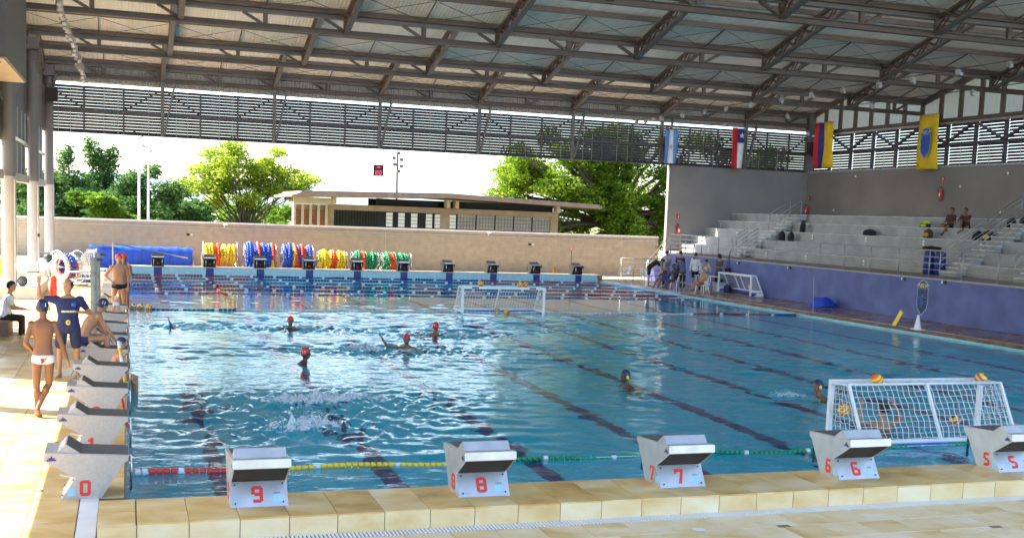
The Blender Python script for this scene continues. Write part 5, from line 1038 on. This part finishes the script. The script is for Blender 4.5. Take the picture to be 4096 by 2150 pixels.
t = thing('stopwatch', 'yellow stopwatch hanging from the coach on a black cord', 'stopwatch', (-1.04, 10.22, ZD+1.07)); b = MB(); ell(b, (0, 0, 0), (.042, .018, .05)); b.build('case', mt_yellow, t, True); MB().cbox((0, -.018, 0), (.035, .006, .028)).build('display', mt_black, t); MB().tube([(0, 0, .05), (.03, .03, .25), (.0, .09, .45)], .004, 4).tube([(0, 0, .05), (-.05, .03, .25), (-.06, .09, .45)], .004, 4).build('cord', mt_black, t)
tag(MB().box(-3.5, 17.2, ZD, -2.72, 18.5, .60).build('bench_block', M('brown_bench', (.16, .10, .07), .7, var=.15)), 'brown block bench under the seated man on the left', 'bench')
person('seated dark haired man in white polo and black trousers at the left edge', (-2.86, 17.85, 0), -PI/2, sk_tan, .72, sp=(0, .30, 1), sp2=(0, .22, 1), hf=(-.1, 1, -.05), ua=((-.15, .35, -1), (.15, .35, -1)), fa=((.25, .95, -.15), (-.25, .95, -.1)), th=((-.16, 1, -.06), (.16, 1, -.1)), shk=((0, .02, -1), (0, -.05, -1)), wear=(('polo', f_white), ('trousers', f_blk)), feet_shoes=mt_white, H=1.75)
tag(MB().sph((0, 0, 0), (.18, .2, .22), 14, 10).tube([(.1, -.1, .18), (.16, 0, .27), (.1, .1, .18)], .018, 6).build('sports_bag', mt_yellow, None, True, (-2.95, 19.0, .62)), 'yellow bag behind the seated man on the left', 'bag')
person('bent over swimmer with navy cap sitting on a starting block at the left edge', (-.80, 11.05, 0), -PI/2+.35, sk_tan, .95, sp=(0, .28, .96), sp2=(0, .72, .7), hd=(0, .45, .9), hf=(-.15, .95, -.35), ua=((-.12, .55, -.85), (.12, .55, -.85)), fa=((.1, .55, -.75), (-.1, .5, -.75)), th=((-.3, .95, .05), (.3, .95, .05)), shk=((0, -.12, -1), (0, -.05, -1)), H=1.78, wear=(('briefs', f_navy),), cap=mt_capb, num='11', numdir=(-1, -.1, 0) and (.9, -.3, 0), vox=.010)
person('boy with navy cap and yellow ear guards sitting on the left pool edge', (-.22, 9.72, 0), -PI/2+.2, sk_tan, .35, sp=(0, .12, 1), sp2=(0, .25, 1), hf=(.35, .9, -.2), ua=((-.2, .2, -1), (.2, .25, -1)), fa=((0, .6, -.8), (0, .6, -.8)), th=((-.1, 1, .05), (.12, 1, .08)), shk=((0, .02, -1), (0, .06, -1)), H=1.55, wear=(('briefs', f_navy),), cap=mt_capb, ears=mt_yellow, vox=.010)
person('muscular swimmer in red cap with a hand on his hip beyond the left blocks', (-.22, 22.0, ZD), PI+.15, sk_tan, .95, hf=(-.35, .9, -.15), ua=((-.30, -.1, -.9), (.62, -.25, -.85)), fa=((.15, .3, -.9), (-.55, .45, -.55)), th=((-.1, 0, -1), (.1, .02, -1)), H=1.80, bw=1.08, wear=(('briefs', f_blk),), cap=mt_capr, vox=.011)
person('swimmer in red cap touching his face, partly behind another swimmer', (-.08, 22.9, ZD), PI-.25, sk_mid, .94, hf=(-.4, .9, -.2), ua=((-.28, .55, -.8), (.2, .2, -.95)), fa=((.15, .3, .95), (-.1, .3, -.9)), H=1.76, wear=(('briefs', f_blk),), cap=mt_capr)
# --- swimmers in the water
sw = 'swimmers in the water'
def swimmer(lab, x, y, rz, sk, **k):
    if 'sp' not in k and 'pel' not in k: x += .30*math.sin(rz); y -= .30*math.cos(rz)
    k.setdefault('pel', -.42); k.setdefault('H', 1.86); k.setdefault('sp', (0, .62, .78)); k.setdefault('sp2', (0, .5, .85)); k.setdefault('hd', (0, .12, 1)); k.setdefault('th', ((-.15, .35, -1), (.15, .35, -1))); k.setdefault('shk', ((-.1, -.3, -1), (.1, -.3, -1))); k.setdefault('ua', ((-.75, .45, -.25), (.75, .45, -.25))); k.setdefault('fa', ((-.3, .9, -.15), (.3, .9, -.15)))
    return person(lab, (x, y, ZW-.02+k.pop('dz', .02)), rz, sk, group=sw, wear=(('briefs', f_blk),), **k)
swimmer('swimmer in red cap facing the camera with open mouth, far left of the group', 4.57, 21.05, PI-.2, sk_mid, cap=mt_capr, ua=((-.75, .5, -.1), (.9, .4, .05)), fa=((-.2, .9, -.3), (.8, .5, -.08)))
swimmer('swimmer in red cap marked thirteen, seen from behind nearest the far goal', 8.55, 19.45, -.6, sk_mid, cap=mt_capr, num='13', numdir=(-.3, -1, 0), ua=((-.9, .1, -.05), (.8, .4, -.2)))
swimmer('swimmer in red cap with one dark arm arched out of the water', 6.9, 16.1, PI-.3, sk_mid, cap=mt_capr, dz=.05, ua=((-.8, .2, -.3), (.92, .15, .12)), fa=((-.3, .8, -.2), (.55, .1, .85)))
swimmer('swimmer in red cap marked thirteen facing right, nearest of the red caps', 3.86, 13.45, -PI/2-.25, sk_drk, cap=mt_capr, num='13', numdir=(1, -.35, 0))
swimmer('dark skinned swimmer in navy cap with yellow ear guards facing left', 10.12, 9.4, PI/2+.15, sk_drk, cap=mt_capb, ears=mt_yellow, ua=((-.7, .6, -.05), (.8, .2, -.25)), fa=((.1, .95, .03), (.3, .8, -.2)))
swimmer('swimmer in navy cap behind the left post of the near goal', 13.95, 7.95, PI/2, sk_mid, cap=mt_capb, ears=mt_yellow, dz=-.02)
swimmer('goalkeeper with short black hair and both hands raised in the near goal', 12.98, 4.45, .05, sk_tan, dz=.02, ua=((-.85, .25, .18), (.85, .25, .18)), fa=((.45, .35, .95), (-.42, .3, .95)), hands='open', vox=.010, pel=-.44, sp=(0, .05, 1), sp2=(0, .05, 1))
swimmer('swimmer mostly under water with one hand reaching out at the left', 1.62, 21.6, PI/2, sk_drk, pel=-.78, cap=mt_capr, ua=((-.4, .3, 1), (.5, .3, -.8)), fa=((-.25, .35, 1), (.2, .6, -.8)), hands='open')
# --- group on the right deck
gp = 'people by the chairs on the right deck'
person('person in black bending over the seated girl in blue cap', (25.95, 41.5, .2), -PI/2-.3, sk_lgt, .92, sp=(0, .62, .8), sp2=(0, .93, .38), hd=(0, .95, .1), hf=(0, .5, -.85), ua=((-.15, .6, -.8), (.15, .6, -.8)), fa=((.1, .9, -.3), (-.1, .9, -.3)), th=((-.06, .05, -1), (.06, -.05, -1)), wear=(('shirt', f_brn), ('shorts', f_blk)), H=1.8, group=gp, vox=.015)
person('seated girl in blue cap and navy swimsuit on the blue chair', (26.25, 40.35, .2), PI/2+.35, sk_mid, .50, sp=(0, -.22, 1), hd=(0, -.15, 1), hf=(0, 1, .35), ua=((-.2, .3, -1), (.2, .3, -1)), fa=((.15, .95, -.1), (-.15, .95, -.1)), th=((-.08, 1, -.05), (.08, 1, -.05)), shk=((0, .45, -.9), (0, .5, -.9)), cap=M('royal_cap', (.02, .09, .45), .5), wear=(('suit', f_navy),), H=1.65, group=gp, vox=.015)
person('standing person in grey shirt and dark trousers with head bowed', (27.0, 41.7, .2), -.55, sk_tan, .95, sp2=(0, .12, 1), hf=(.5, .8, -.35), ua=((-.12, .15, -1), (.12, .25, -1)), fa=((.0, .5, -.8), (-.1, .85, -.2)), wear=(('longshirt', f_grey), ('trousers', f_blk)), H=1.80, group=gp, vox=.015)
person('standing person in maroon shirt seen from behind, beside the grey shirt', (27.45, 41.0, .2), -.15, sk_tan, .96, hf=(-.2, .9, -.3), wear=(('shirt', f_mar), ('trousers', f_blk)), H=1.82, group=gp, vox=.015)
person('person in denim blue top and black tights standing with back to the camera', (26.5, 38.8, .2), .1, sk_lgt, .95, sp=(0, .10, 1), sp2=(0, .62, .8), hd=(0, .95, .25), hf=(0, .8, -.6), ua=((-.45, .4, -.7), (.2, .4, -.9)), fa=((-.1, .8, -.3), (0, .8, -.4)), wear=(('longshirt', f_den), ('tights', f_blk)), H=1.72, group=gp, vox=.015)
person('standing person in white shirt and black shorts seen from behind', (28.0, 40.35, .2), -.2, sk_tan, .95, hf=(.1, .95, -.1), wear=(('longshirt', f_white), ('shorts', f_blk)), H=1.78, group=gp, vox=.015)
person('dark haired person in beige shirt leaning down over the white capped swimmer', (27.15, 37.95, .2), PI-.15, sk_tan, .90, sp=(0, .35, .9), sp2=(0, .75, .7), hd=(0, .8, .6), hf=(0, .7, -.7), ua=((-.25, .5, -.8), (.25, .5, -.8)), fa=((.3, .85, -.2), (-.2, .85, -.25)), wear=(('longshirt', f_bei), ('trousers', f_blk)), H=1.75, group=gp, vox=.015)
person('seated dark skinned swimmer with outstretched legs on a white chair', (26.35, 39.25, .2), PI/2+.3, sk_drk, .50, sp=(0, -.1, 1), sp2=(0, .35, .9), hf=(0, .9, -.35), ua=((-.2, .6, -.7), (.2, .6, -.7)), fa=((.1, .3, .9), (-.1, .3, .9)), th=((-.08, 1, .02), (.08, 1, -.05)), shk=((0, .75, -.55), (0, .12, -1)), wear=(('suit', f_blk),), head='long', H=1.68, group=gp, vox=.015)
mt_redsuit = fab('rust_red', (.42, .09, .05))
person('white capped swimmer in red shorts lounging on a white chair with a leg stretched out', (26.2, 36.25, .2), PI/2+.45, sk_tan, .50, sp=(0, -.45, 1), hd=(0, -.2, 1), hf=(0, .95, .35), ua=((-.2, .35, -.9), (.2, .4, -.9)), fa=((.2, .9, .1), (-.15, .9, -.1)), th=((-.06, 1, .20), (.06, 1, .12)), shk=((.15, .8, -.5), (0, .72, -.7)), cap=mt_capw, wear=(('shorts', mt_redsuit),), H=1.70, group=gp, vox=.015)
person('person in dark green shirt and jeans leaning on the blue wall with a phone', (28.62, 38.95, .2), PI/2+.25, sk_tan, .93, sp=(0, -.10, 1), sp2=(0, .02, 1), hd=(0, .15, 1), hf=(0, .9, -.45), ua=((-.15, .12, -1), (.15, .12, -1)), fa=((.35, .9, .1), (-.35, .9, .12)), th=((-.06, .25, -1), (.06, .1, -1)), shk=((0, -.05, -1), (0, .02, -1)), wear=(('shirt', f_slate), ('trousers', f_blk)), head='long', H=1.78, group=gp, vox=.015)
# --- two on the tiers
person('person in maroon shirt on the upper tier with one leg hanging down', (34.9, 29.55, 3.77), PI/2+.25, sk_mid, .10, sp=(0, -.12, 1), hf=(.3, .9, 0), ua=((-.2, .1, -1), (.2, .25, -1)), fa=((.3, .8, -.1), (-.3, .8, .05)), th=((-.25, 1, .12), (.2, 1, .30)), shk=((.1, .55, -.65), (-.8, -.05, -.45)), wear=(('shirt', f_mar), ('shorts', f_blk)), feet_shoes=mt_black, H=1.72, group='people sitting on the tiers', vox=.016)
person('person in maroon shirt hugging one raised knee on the upper tier', (34.9, 28.5, 3.77), PI/2+.45, sk_mid, .10, sp=(0, .12, 1), sp2=(0, .3, .95), hf=(.2, .9, -.15), ua=((-.15, .6, -.7), (.2, .6, -.6)), fa=((.4, .8, .15), (-.3, .85, .2)), th=((-.35, .95, .05), (.05, .8, .75)), shk=((.5, .4, -.35), (0, .15, -1)), wear=(('shirt', f_mar), ('shorts', f_blk)), H=1.72, group='people sitting on the tiers', vox=.016)
# ---------------------------------------------------------------- small things
def chair(lab, loc, rz, mat):
    t = thing('plastic_chair', lab, 'chair', loc, rz, 'plastic chairs on the right deck')
    b = MB(); b.rings([[(-.22*f, -.21, z), (.22*f, -.21, z), (.235*f, .22, z), (-.235*f, .22, z)] for f, z in ((.96, .40), (1, .41), (1, .435), (.95, .44))]); b.build('seat', mat, t, 30)
    for sx_, sy_ in ((-1, 1), (1, 1), (-1, -1), (1, -1)): MB().cyl((sx_*.19, sy_*.18, .41), (sx_*.25, sy_*.25, 0), .03, .022, 8).build('leg', mat, t, True)
    bk = MB(); bk.tube([(-.22, -.22, .43), (-.235, -.30, .68), (-.17, -.34, .82), (0, -.35, .86), (.17, -.34, .82), (.235, -.30, .68), (.22, -.22, .43)], .022, 7)
    bk.build('backrest', mat, t, True)
    for x in (-.14, -.07, 0, .07, .14): MB().beam((x*.9, -.225, .44), (x*.85, -.34, .80), .03, .012, (0, 1, 0)).build('back_slat', mat, t)
    for s in (-1, 1): MB().tube([(s*.235, -.29, .64), (s*.27, -.05, .65), (s*.27, .18, .64), (s*.235, .21, .43)], .022, 7).build('armrest', mat, t, True)
    return t
chair('empty white plastic chair facing left on the far corner of the deck', (25.95, 44.7, .2), PI/2, mt_white)
chair('empty white plastic chair beside the deck railing', (26.6, 43.2, .2), PI, mt_white)
chair('blue plastic chair under the girl in blue cap', (26.3, 40.3, .2), PI/2+.35, mt_bluep)
chair('white plastic chair under the swimmer with outstretched legs', (26.4, 39.2, .2), PI/2+.3, mt_white)
chair('white plastic chair under the white capped swimmer', (26.25, 36.2, .2), PI/2+.45, mt_white)
t = thing('plastic_table', 'white plastic table behind the white capped swimmer', 'table', (28.0, 39.0, .2)); MB().box(-.4, -.6, .70, .4, .6, .735).build('table_top', mt_white, t)
for x, y in ((-.34, -.54), (.34, -.54), (-.34, .54), (.34, .54)): MB().box(x-.03, y-.03, 0, x+.03, y+.03, .70).build('leg', mt_white, t)
mt_clear = M('cloudy_plastic', (.55, .60, .66), .3, var=.1, Alpha=.75)
t = thing('storage_box', 'cloudy plastic storage box with a black bag on top by the blue wall', 'box', (28.4, 38.45, .2)); b = MB(); b.rings([[(-.22*f, -.34*f, z), (.22*f, -.34*f, z), (.22*f, .34*f, z), (-.22*f, .34*f, z)] for f, z in ((.88, 0), (1, .42), (1.06, .43), (1.06, .46))]); b.build('tub', mt_clear, t)
def backpack(name, lab, loc, rz, w, d, h, mat, acc=None, grp='bags left on the tiers'):
    t = thing(name, lab, 'bag', loc, rz, grp); b = MB(); rr = []; n = 16
    for z, f in ((0, .82), (.06, 1), (.35, 1.02), (.65, .95), (.85, .74), (.96, .45), (1, .15)):
        rr.append([(w/2*f*math.copysign(abs(math.cos(a))**.6, math.cos(a)) + .02*math.sin(a*3+z*9), d/2*f*math.copysign(abs(math.sin(a))**.6, math.sin(a)) + .03*z*d, z*h) for a in np.linspace(0, 2*math.pi, n+1)[:-1]])
    b.rings(rr); b.build('body', mat, t, True); MB().tube([(-.05, 0, h*.96), (0, 0, h*1.12), (.05, 0, h*.96)], .012, 5).build('handle', mat, t); MB().sph((0, -d*.42, h*.38), (w*.36, d*.2, h*.26), 10, 8).build('pocket', acc or mat, t, True)
f_bag = fab('bag_black', (.012, .012, .014)); f_bagn = fab('bag_navy', (.02, .03, .09)); f_lime = fab('lime', (.55, .62, .03))
backpack('backpack', 'black backpack standing alone on the tier right of the far stair', (34.2, 40.2, 3.29), -PI/2, .36, .22, .55, f_bag)
backpack('backpack', 'left one of two black backpacks leaning together on a low tier', (33.3, 40.75, 2.80), -PI/2+.2, .40, .24, .52, f_bag); backpack('backpack', 'right one of two black backpacks leaning together on a low tier', (33.3, 39.85, 2.80), -PI/2-.1, .42, .24, .50, f_bag)
backpack('sports_bag', 'low black sports bag lying on the third tier', (34.2, 34.4, 3.29), -PI/2, .85, .3, .30, f_bag); backpack('sports_bag', 'black bag with lime yellow top on the upper tier', (35.0, 31.35, 3.77), -PI/2, .62, .26, .22, f_bag, f_lime)
tag(MB().sph((0, 0, 0), (.16, .24, .10), 12, 8).build('lime_jacket', f_lime, None, True, (35.0, 31.3, 3.77+.22)), 'lime yellow jacket folded on the black bag', 'jacket')
backpack('backpack', 'brown black backpack with an orange flap on the third tier', (34.2, 30.1, 3.29), -PI/2, .46, .26, .42, fab('bag_brown', (.07, .045, .025)), fab('bag_orange', (.55, .25, .03)))
backpack('sports_bag', 'black bag on the third tier left of the one with a yellow patch', (34.2, 26.95, 3.29), -PI/2, .5, .28, .42, f_bag); backpack('sports_bag', 'black bag with a yellow patch beside the right stair', (34.2, 26.3, 3.29), -PI/2, .55, .3, .42, f_bag, mt_yellow)
backpack('backpack', 'black backpack on the upper tier left of the right stair', (35.0, 25.95, 3.77), -PI/2, .36, .24, .55, f_bag); backpack('backpack', 'dark backpack on the upper tier behind the right stair rail', (35.0, 25.2, 3.77), -PI/2, .5, .26, .55, f_bag)
backpack('backpack', 'black backpack on the deck beside the plastic storage box', (28.55, 39.05, .2), PI/2, .42, .26, .52, f_bag, grp='bags on the right deck'); backpack('sports_bag', 'black bag on top of the plastic storage box', (28.4, 38.45, .66), PI/2, .6, .3, .22, f_bag, grp='bags on the right deck'); backpack('sports_bag', 'navy bag on the deck between the storage box and the stored goal', (28.6, 37.95, .2), PI/2, .4, .3, .36, f_bagn, grp='bags on the right deck')
t = thing('camera_bag', 'black bag hanging on straps from the railing over the blue wall', 'bag', (28.85, 38.45, 1.0)); MB().box(-.08, -.15, 0, .08, .15, .36).build('body', f_bag, t)
for s in (-1, 1): MB().tube([(0, s*.11, .34), (.03, s*.04, 1.0), (.1, 0, 1.25)], .012, 5).build('strap', f_bag, t)
for lab, x, y, h in [('blue plastic drum under the black bag on the walkway', 31.5, 26.55, .92), ('second blue plastic drum behind the first on the walkway', 31.62, 26.02, .92)]:
    t = thing('plastic_drum', lab, 'drum', (x, y, ZF), 0, 'blue drums on the walkway'); MB().lathe([(.2, 0), (.225, .04), (.225, .3), (.235, .32), (.225, .34), (.225, .62), (.235, .64), (.225, .66), (.21, h-.02), (.18, h)], 20).build('barrel', M('drum_blue', (.010, .03, .20), .4, var=.1) if 'second' not in lab else bpy.data.materials['drum_blue'], t, 40)
    MB().lathe([(.19, h+.002), (.19, h+.03), (.17, h+.035)], 20).build('lid', f_bag, t)
tag(MB().sph((0, .1, .0), (.2, .34, .11), 14, 8).sph((.02, -.28, -.01), (.19, .24, .10), 12, 8).sph((.0, .42, .0), (.12, .16, .09), 12, 8).build('sports_bag', f_bag, None, True, (31.5, 26.4, ZF+1.07)), 'long black bag lying across the blue drums', 'bag')
def exting(lab, loc, rz, sign=True):
    t = thing('fire_extinguisher', lab, 'fire extinguisher', loc, rz, 'fire extinguishers on the walls'); MB().lathe([(.08, 0), (.095, .02), (.095, .46), (.07, .55), (.03, .58), (.03, .64)], 16).build('cylinder', mt_red, t, 40); MB().box(-.10, -.02, .63, .05, .02, .68).build('valve', mt_black, t); MB().tube([(-.08, 0, .66), (-.18, -.03, .55), (-.12, -.05, .30)], .014, 6).build('hose', mt_black, t); MB().box(-.055, -.1, .18, .055, -.0955, .36).build('label_plate', mt_white, t)
    if sign: MB().box(-.11, .06, .98, .11, .07, 1.22).build('red_sign', mt_red, t); MB().box(-.02, .055, 1.03, .02, .059, 1.17).build('sign_mark', mt_white, t)
exting('red fire extinguisher on the end wall beside its edge', (31.75, 49.87, 2.82), 0); exting('red fire extinguisher high on the back wall', (40.58, 37.3, 5.25), -PI/2); exting('red fire extinguisher at the corner behind the stair rail', (40.5, 49.6, 4.30), -PI/2)
t = thing('yellow_bin', 'yellow bin at the left edge by the far columns', 'bin', (-4.35, 34.5, ZD)); MB().rings([[(-.3*f, -.3*f, z), (.3*f, -.3*f, z), (.3*f, .3*f, z), (-.3*f, .3*f, z)] for f, z in ((.85, 0), (1, .95))]).build('body', mt_yellow, t); MB().box(-.33, -.33, .955, .33, .33, 1.05).build('lid', mt_yellow, t)
# trolley with boards and balls on the left deck
t = thing('equipment_trolley', 'steel wire trolley on the left deck beside the lane reel', 'trolley', (-2.95, 34.2, ZD))
for x, y in ((-.3, -.25), (.3, -.25), (-.3, .25), (.3, .25)): MB().cyl((x, y, .06), (x, y, .95), .016, n=6).build('post', mt_chrome, t); MB().sph((x, y, .04), .04, 8, 6).build('castor', mt_black, t)
for z in (.12, .93): MB().box(-.32, -.27, z, .32, .27, z+.02).build('shelf', mt_chrome, t)
for i in range(9): MB().cyl((-.3+.075*i, -.26, .14), (-.3+.075*i, -.26, .92), .006, n=4).build('wire', mt_chrome, t)
mt_dball = M('dark_ball', (.05, .06, .055), .5, var=.3, scale=12)
tag(MB().sph((0, 0, .16), .16, 16, 10).build('medicine_ball', mt_dball, None, True, (-2.85, 34.1, ZD+.955)), 'dark green ball on top of the wire trolley', 'ball')
tag(MB().sph((0, 0, .17), .17, 16, 10).build('medicine_ball', M('grey_ball', (.10, .10, .10), .6, var=.2, scale=10), None, True, (-3.32, 28.8, .65)), 'grey ball on the plinth behind the coach', 'ball')
for i, (m_, nm) in enumerate(((mt_bluep, 'blue float board at the bottom of a small stack by the trolley'), (mt_white, 'white float board in the middle of a small stack by the trolley'), (mt_yellow, 'yellow float board at the top of a small stack by the trolley'))): tag(MB().rings([[(.24*f*math.cos(a), .17*f*math.sin(a), z) for a in np.linspace(0, 2*math.pi, 17)[:-1]] for f, z in ((.95, 0), (1, .02), (.95, .04))]).build('float_board', m_, None, 30, (-3.2, 31.5, .95+.045*i)), nm, 'float board')
t = thing('wire_basket', 'wire basket stand under the float boards', 'basket', (-3.2, 31.5, .65))
for a in np.linspace(0, 2*math.pi, 13)[:-1]: MB().cyl((.2*math.cos(a), .15*math.sin(a), 0), (.22*math.cos(a), .16*math.sin(a), .29), .008, n=4).build('wire', mt_chrome, t)
t = thing('red_can', 'tall orange red container behind the raised hand', 'container', (-2.40, 29.6, ZD)); MB().lathe([(.10, 0), (.115, .05), (.115, .62), (.08, .70)], 16).build('barrel', mt_redp, t, 40); MB().lathe([(.06, .705), (.06, .76)], 12).build('cap', mt_yellow, t)
# long sticks, papers and sandals by the left blocks
tag(MB().beam((-.10, 6.0, .74), (.02, 5.55, .18), .035, .02).build('marker_stick', mt_redp), 'red and white stick leaning between the second and third blocks', 'stick')
t = thing('measuring_pole', 'yellow and white pole leaning beside the boy at the pool edge', 'pole', (0, 0, 0))
for i in range(6): a, b2 = V((-.14, 9.6, 1.02)), V((-.015, 8.9, .32)); MB().cyl(a.lerp(b2, i/6), a.lerp(b2, (i+1)/6-.002), .03, n=8).build('band', mt_yellow if i % 2 else mt_white, t, True)
pp = M('white_paper', (.82, .82, .80), .6, var=.04)
for i, (x, y, w, d, rz, lab) in enumerate([(-.62, 12.0, .30, .5, .2, 'white towel spread on the deck beside the fifth block'), (-.78, 10.35, .45, .09, .05, 'white tube lying on the deck right of the coach'), (-.80, 9.15, .18, .1, .4, 'small white card on the deck left of the fourth block'), (-.86, 8.75, .2, .1, -.2, 'white card lying on the deck behind the third block')]):
    b = MB(); nu = 6; b.rings([[(-w/2+w*k/nu, s*d/2, .006+.006*math.sin(k*2+s)) for k in range(nu+1)] for s in (-1, 0, 1)], closed=False); o = tag(b.build('towel' if i == 0 else 'white_card', pp, None, True, (x, y, ZD+.004), fix=False), lab, 'towel' if i == 0 else 'card'); o.rotation_euler = (0, 0, rz)
t = thing('microphone_stand', 'thin stand with a small head behind the last far block', 'stand', (24.1, 48.0, .2)); MB().cyl((0, 0, 0), (0, 0, 1.55), .018, n=6).build('stem', mt_black, t); MB().sph((0, 0, 1.6), (.05, .05, .07), 8, 6).build('head', mt_redp, t)
for a in (0, 2.1, 4.2): MB().tube([(0, 0, .4), (.3*math.cos(a), .3*math.sin(a), .01)], .012, 5).build('leg', mt_black, t)
tag(MB().box(-.35, -.1, 0, .35, .1, .5).build('speaker_box', mt_black, None, False, (22.0, 48.6, .45)), 'dark box behind the ninth far starting block', 'box')
tag(MB().beam((-2.9, 49.2, .45), (-3.2+6, 49.2, .45), .3, .05).build('bench_seat', mt_steel) if False else MB().box(-4.4, 48.0, .66, -3.1, 48.35, .95).build('wall_bench', mt_steel2), 'dark low bench by the far wall at the left', 'bench')
# splashes
mt_foam = translucent('white_foam', (.80, .88, .92), .35)
_n = mt_foam.node_tree.nodes; _l = mt_foam.node_tree.links; _x = [n for n in _n if n.type == 'MIX_SHADER'][0]; _tp = _n.new('ShaderNodeBsdfTransparent'); _m = _n.new('ShaderNodeMixShader'); _g = _n.new('ShaderNodeNewGeometry'); _z = _n.new('ShaderNodeTexNoise'); _z.inputs['Scale'].default_value = 26; _z.inputs['Detail'].default_value = 4; _r = _n.new('ShaderNodeValToRGB'); _r.color_ramp.elements[0].position = .28; _r.color_ramp.elements[1].position = .46
_l.new(_g.outputs['Position'], _z.inputs['Vector']); _l.new(_z.outputs['Fac'], _r.inputs[0]); _l.new(_r.outputs[0], _m.inputs[0]); _l.new(_tp.outputs[0], _m.inputs[1]); _l.new(_x.outputs[0], _m.inputs[2]); _l.new(_m.outputs[0], _n['Material Output'].inputs[0])
def splash(lab, cx, cy, rx, ry, n, hgt, seed):
    rg = np.random.default_rng(seed); b = MB(); nu = int(max(24, rx*2/.028)); nv = int(max(18, ry*2/.028)); gx, gy = np.meshgrid(np.linspace(-1, 1, nu), np.linspace(-1, 1, nv))
    f1 = np.zeros_like(gx); f2 = np.zeros_like(gx)
    for i in range(26):
        k = rg.normal(size=2)*rg.uniform(3, 9); f1 += np.sin(gx*rx*k[0]*2.2+gy*ry*k[1]*2.6+rg.uniform(0, 6.28))/5
        k = rg.normal(size=2)*rg.uniform(10, 26); f2 += np.sin(gx*rx*k[0]*1.6+gy*ry*k[1]*1.9+rg.uniform(0, 6.28))/5
    env = 1-np.sqrt(gx**2+gy**2)+.28*f1; keep = (env+.40*f2) > .26; z = .6*hgt*np.clip(env, 0, 1)*(.35+.42*np.abs(f2)+.15*np.maximum(f1, 0))+.008
    z = np.maximum(z, -.02); id0 = len(b.v)
    b.v += [(float(rx*x), float(ry*y), float(q)) for x, y, q in zip(gx.ravel(), gy.ravel(), z.ravel())]
    for jv in range(nv-1):
        for iu in range(nu-1):
            if keep[jv, iu] and keep[jv+1, iu+1]: a = id0+jv*nu+iu; b.f.append((a, a+1, a+nu+1, a+nu))
    for i in range(n):
        a = rg.uniform(0, 6.283); r = rg.random()**.6; s_ = rg.uniform(.003, .010)
        b.sph((rx*r*math.cos(a), ry*r*math.sin(a), hgt*rg.random()**1.6*1.3*(1-r*.6)), s_, 5, 4)
    for i in range(max(2, n//90)):
        a = rg.uniform(0, 6.283); r = rg.uniform(.1, .5); p0 = V((rx*r*math.cos(a), ry*r*math.sin(a), hgt*.2)); d = V((rg.uniform(-.6, .6), rg.uniform(-.3, .3), 1))
        pts = [p0+d*hgt*.9*f - V((0, 0, hgt*.5*f*f)) for f in np.linspace(0, 1, 5)]; b.tube(pts, [.016, .013, .010, .007, .003], 5)
    o = b.build('splash', mt_foam, None, True, (cx, cy, ZW+.01), fix=False); o['label'] = lab; o['category'] = 'splash'; stuff(o)
splash('white splash of the farther diving swimmer', 3.35, 8.3, 1.25, .62, 420, .26, 1); splash('white splash of the nearer diving swimmer', 2.75, 5.65, .62, .36, 420, .34, 2)
splash('small splash behind the arm raised swimmer', 5.75, 15.9, .5, .5, 220, .3, 3); splash('spray beside the left red capped swimmer', 5.05, 21.1, .45, .3, 120, .2, 4); splash('spray beside the red capped swimmer near the far goal', 9.25, 19.35, .6, .3, 140, .2, 5); splash('spray behind the near goal post', 13.2, 8.0, .45, .25, 140, .14, 6); splash('spray around the reaching hand', 1.9, 21.3, .5, .4, 110, .12, 7)
splash('foam around the arm raised swimmer', 6.8, 15.7, .45, .25, 160, .06, 8); splash('ripple foam beside the far left red capped swimmer', 4.05, 21.0, .3, .2, 60, .06, 9)
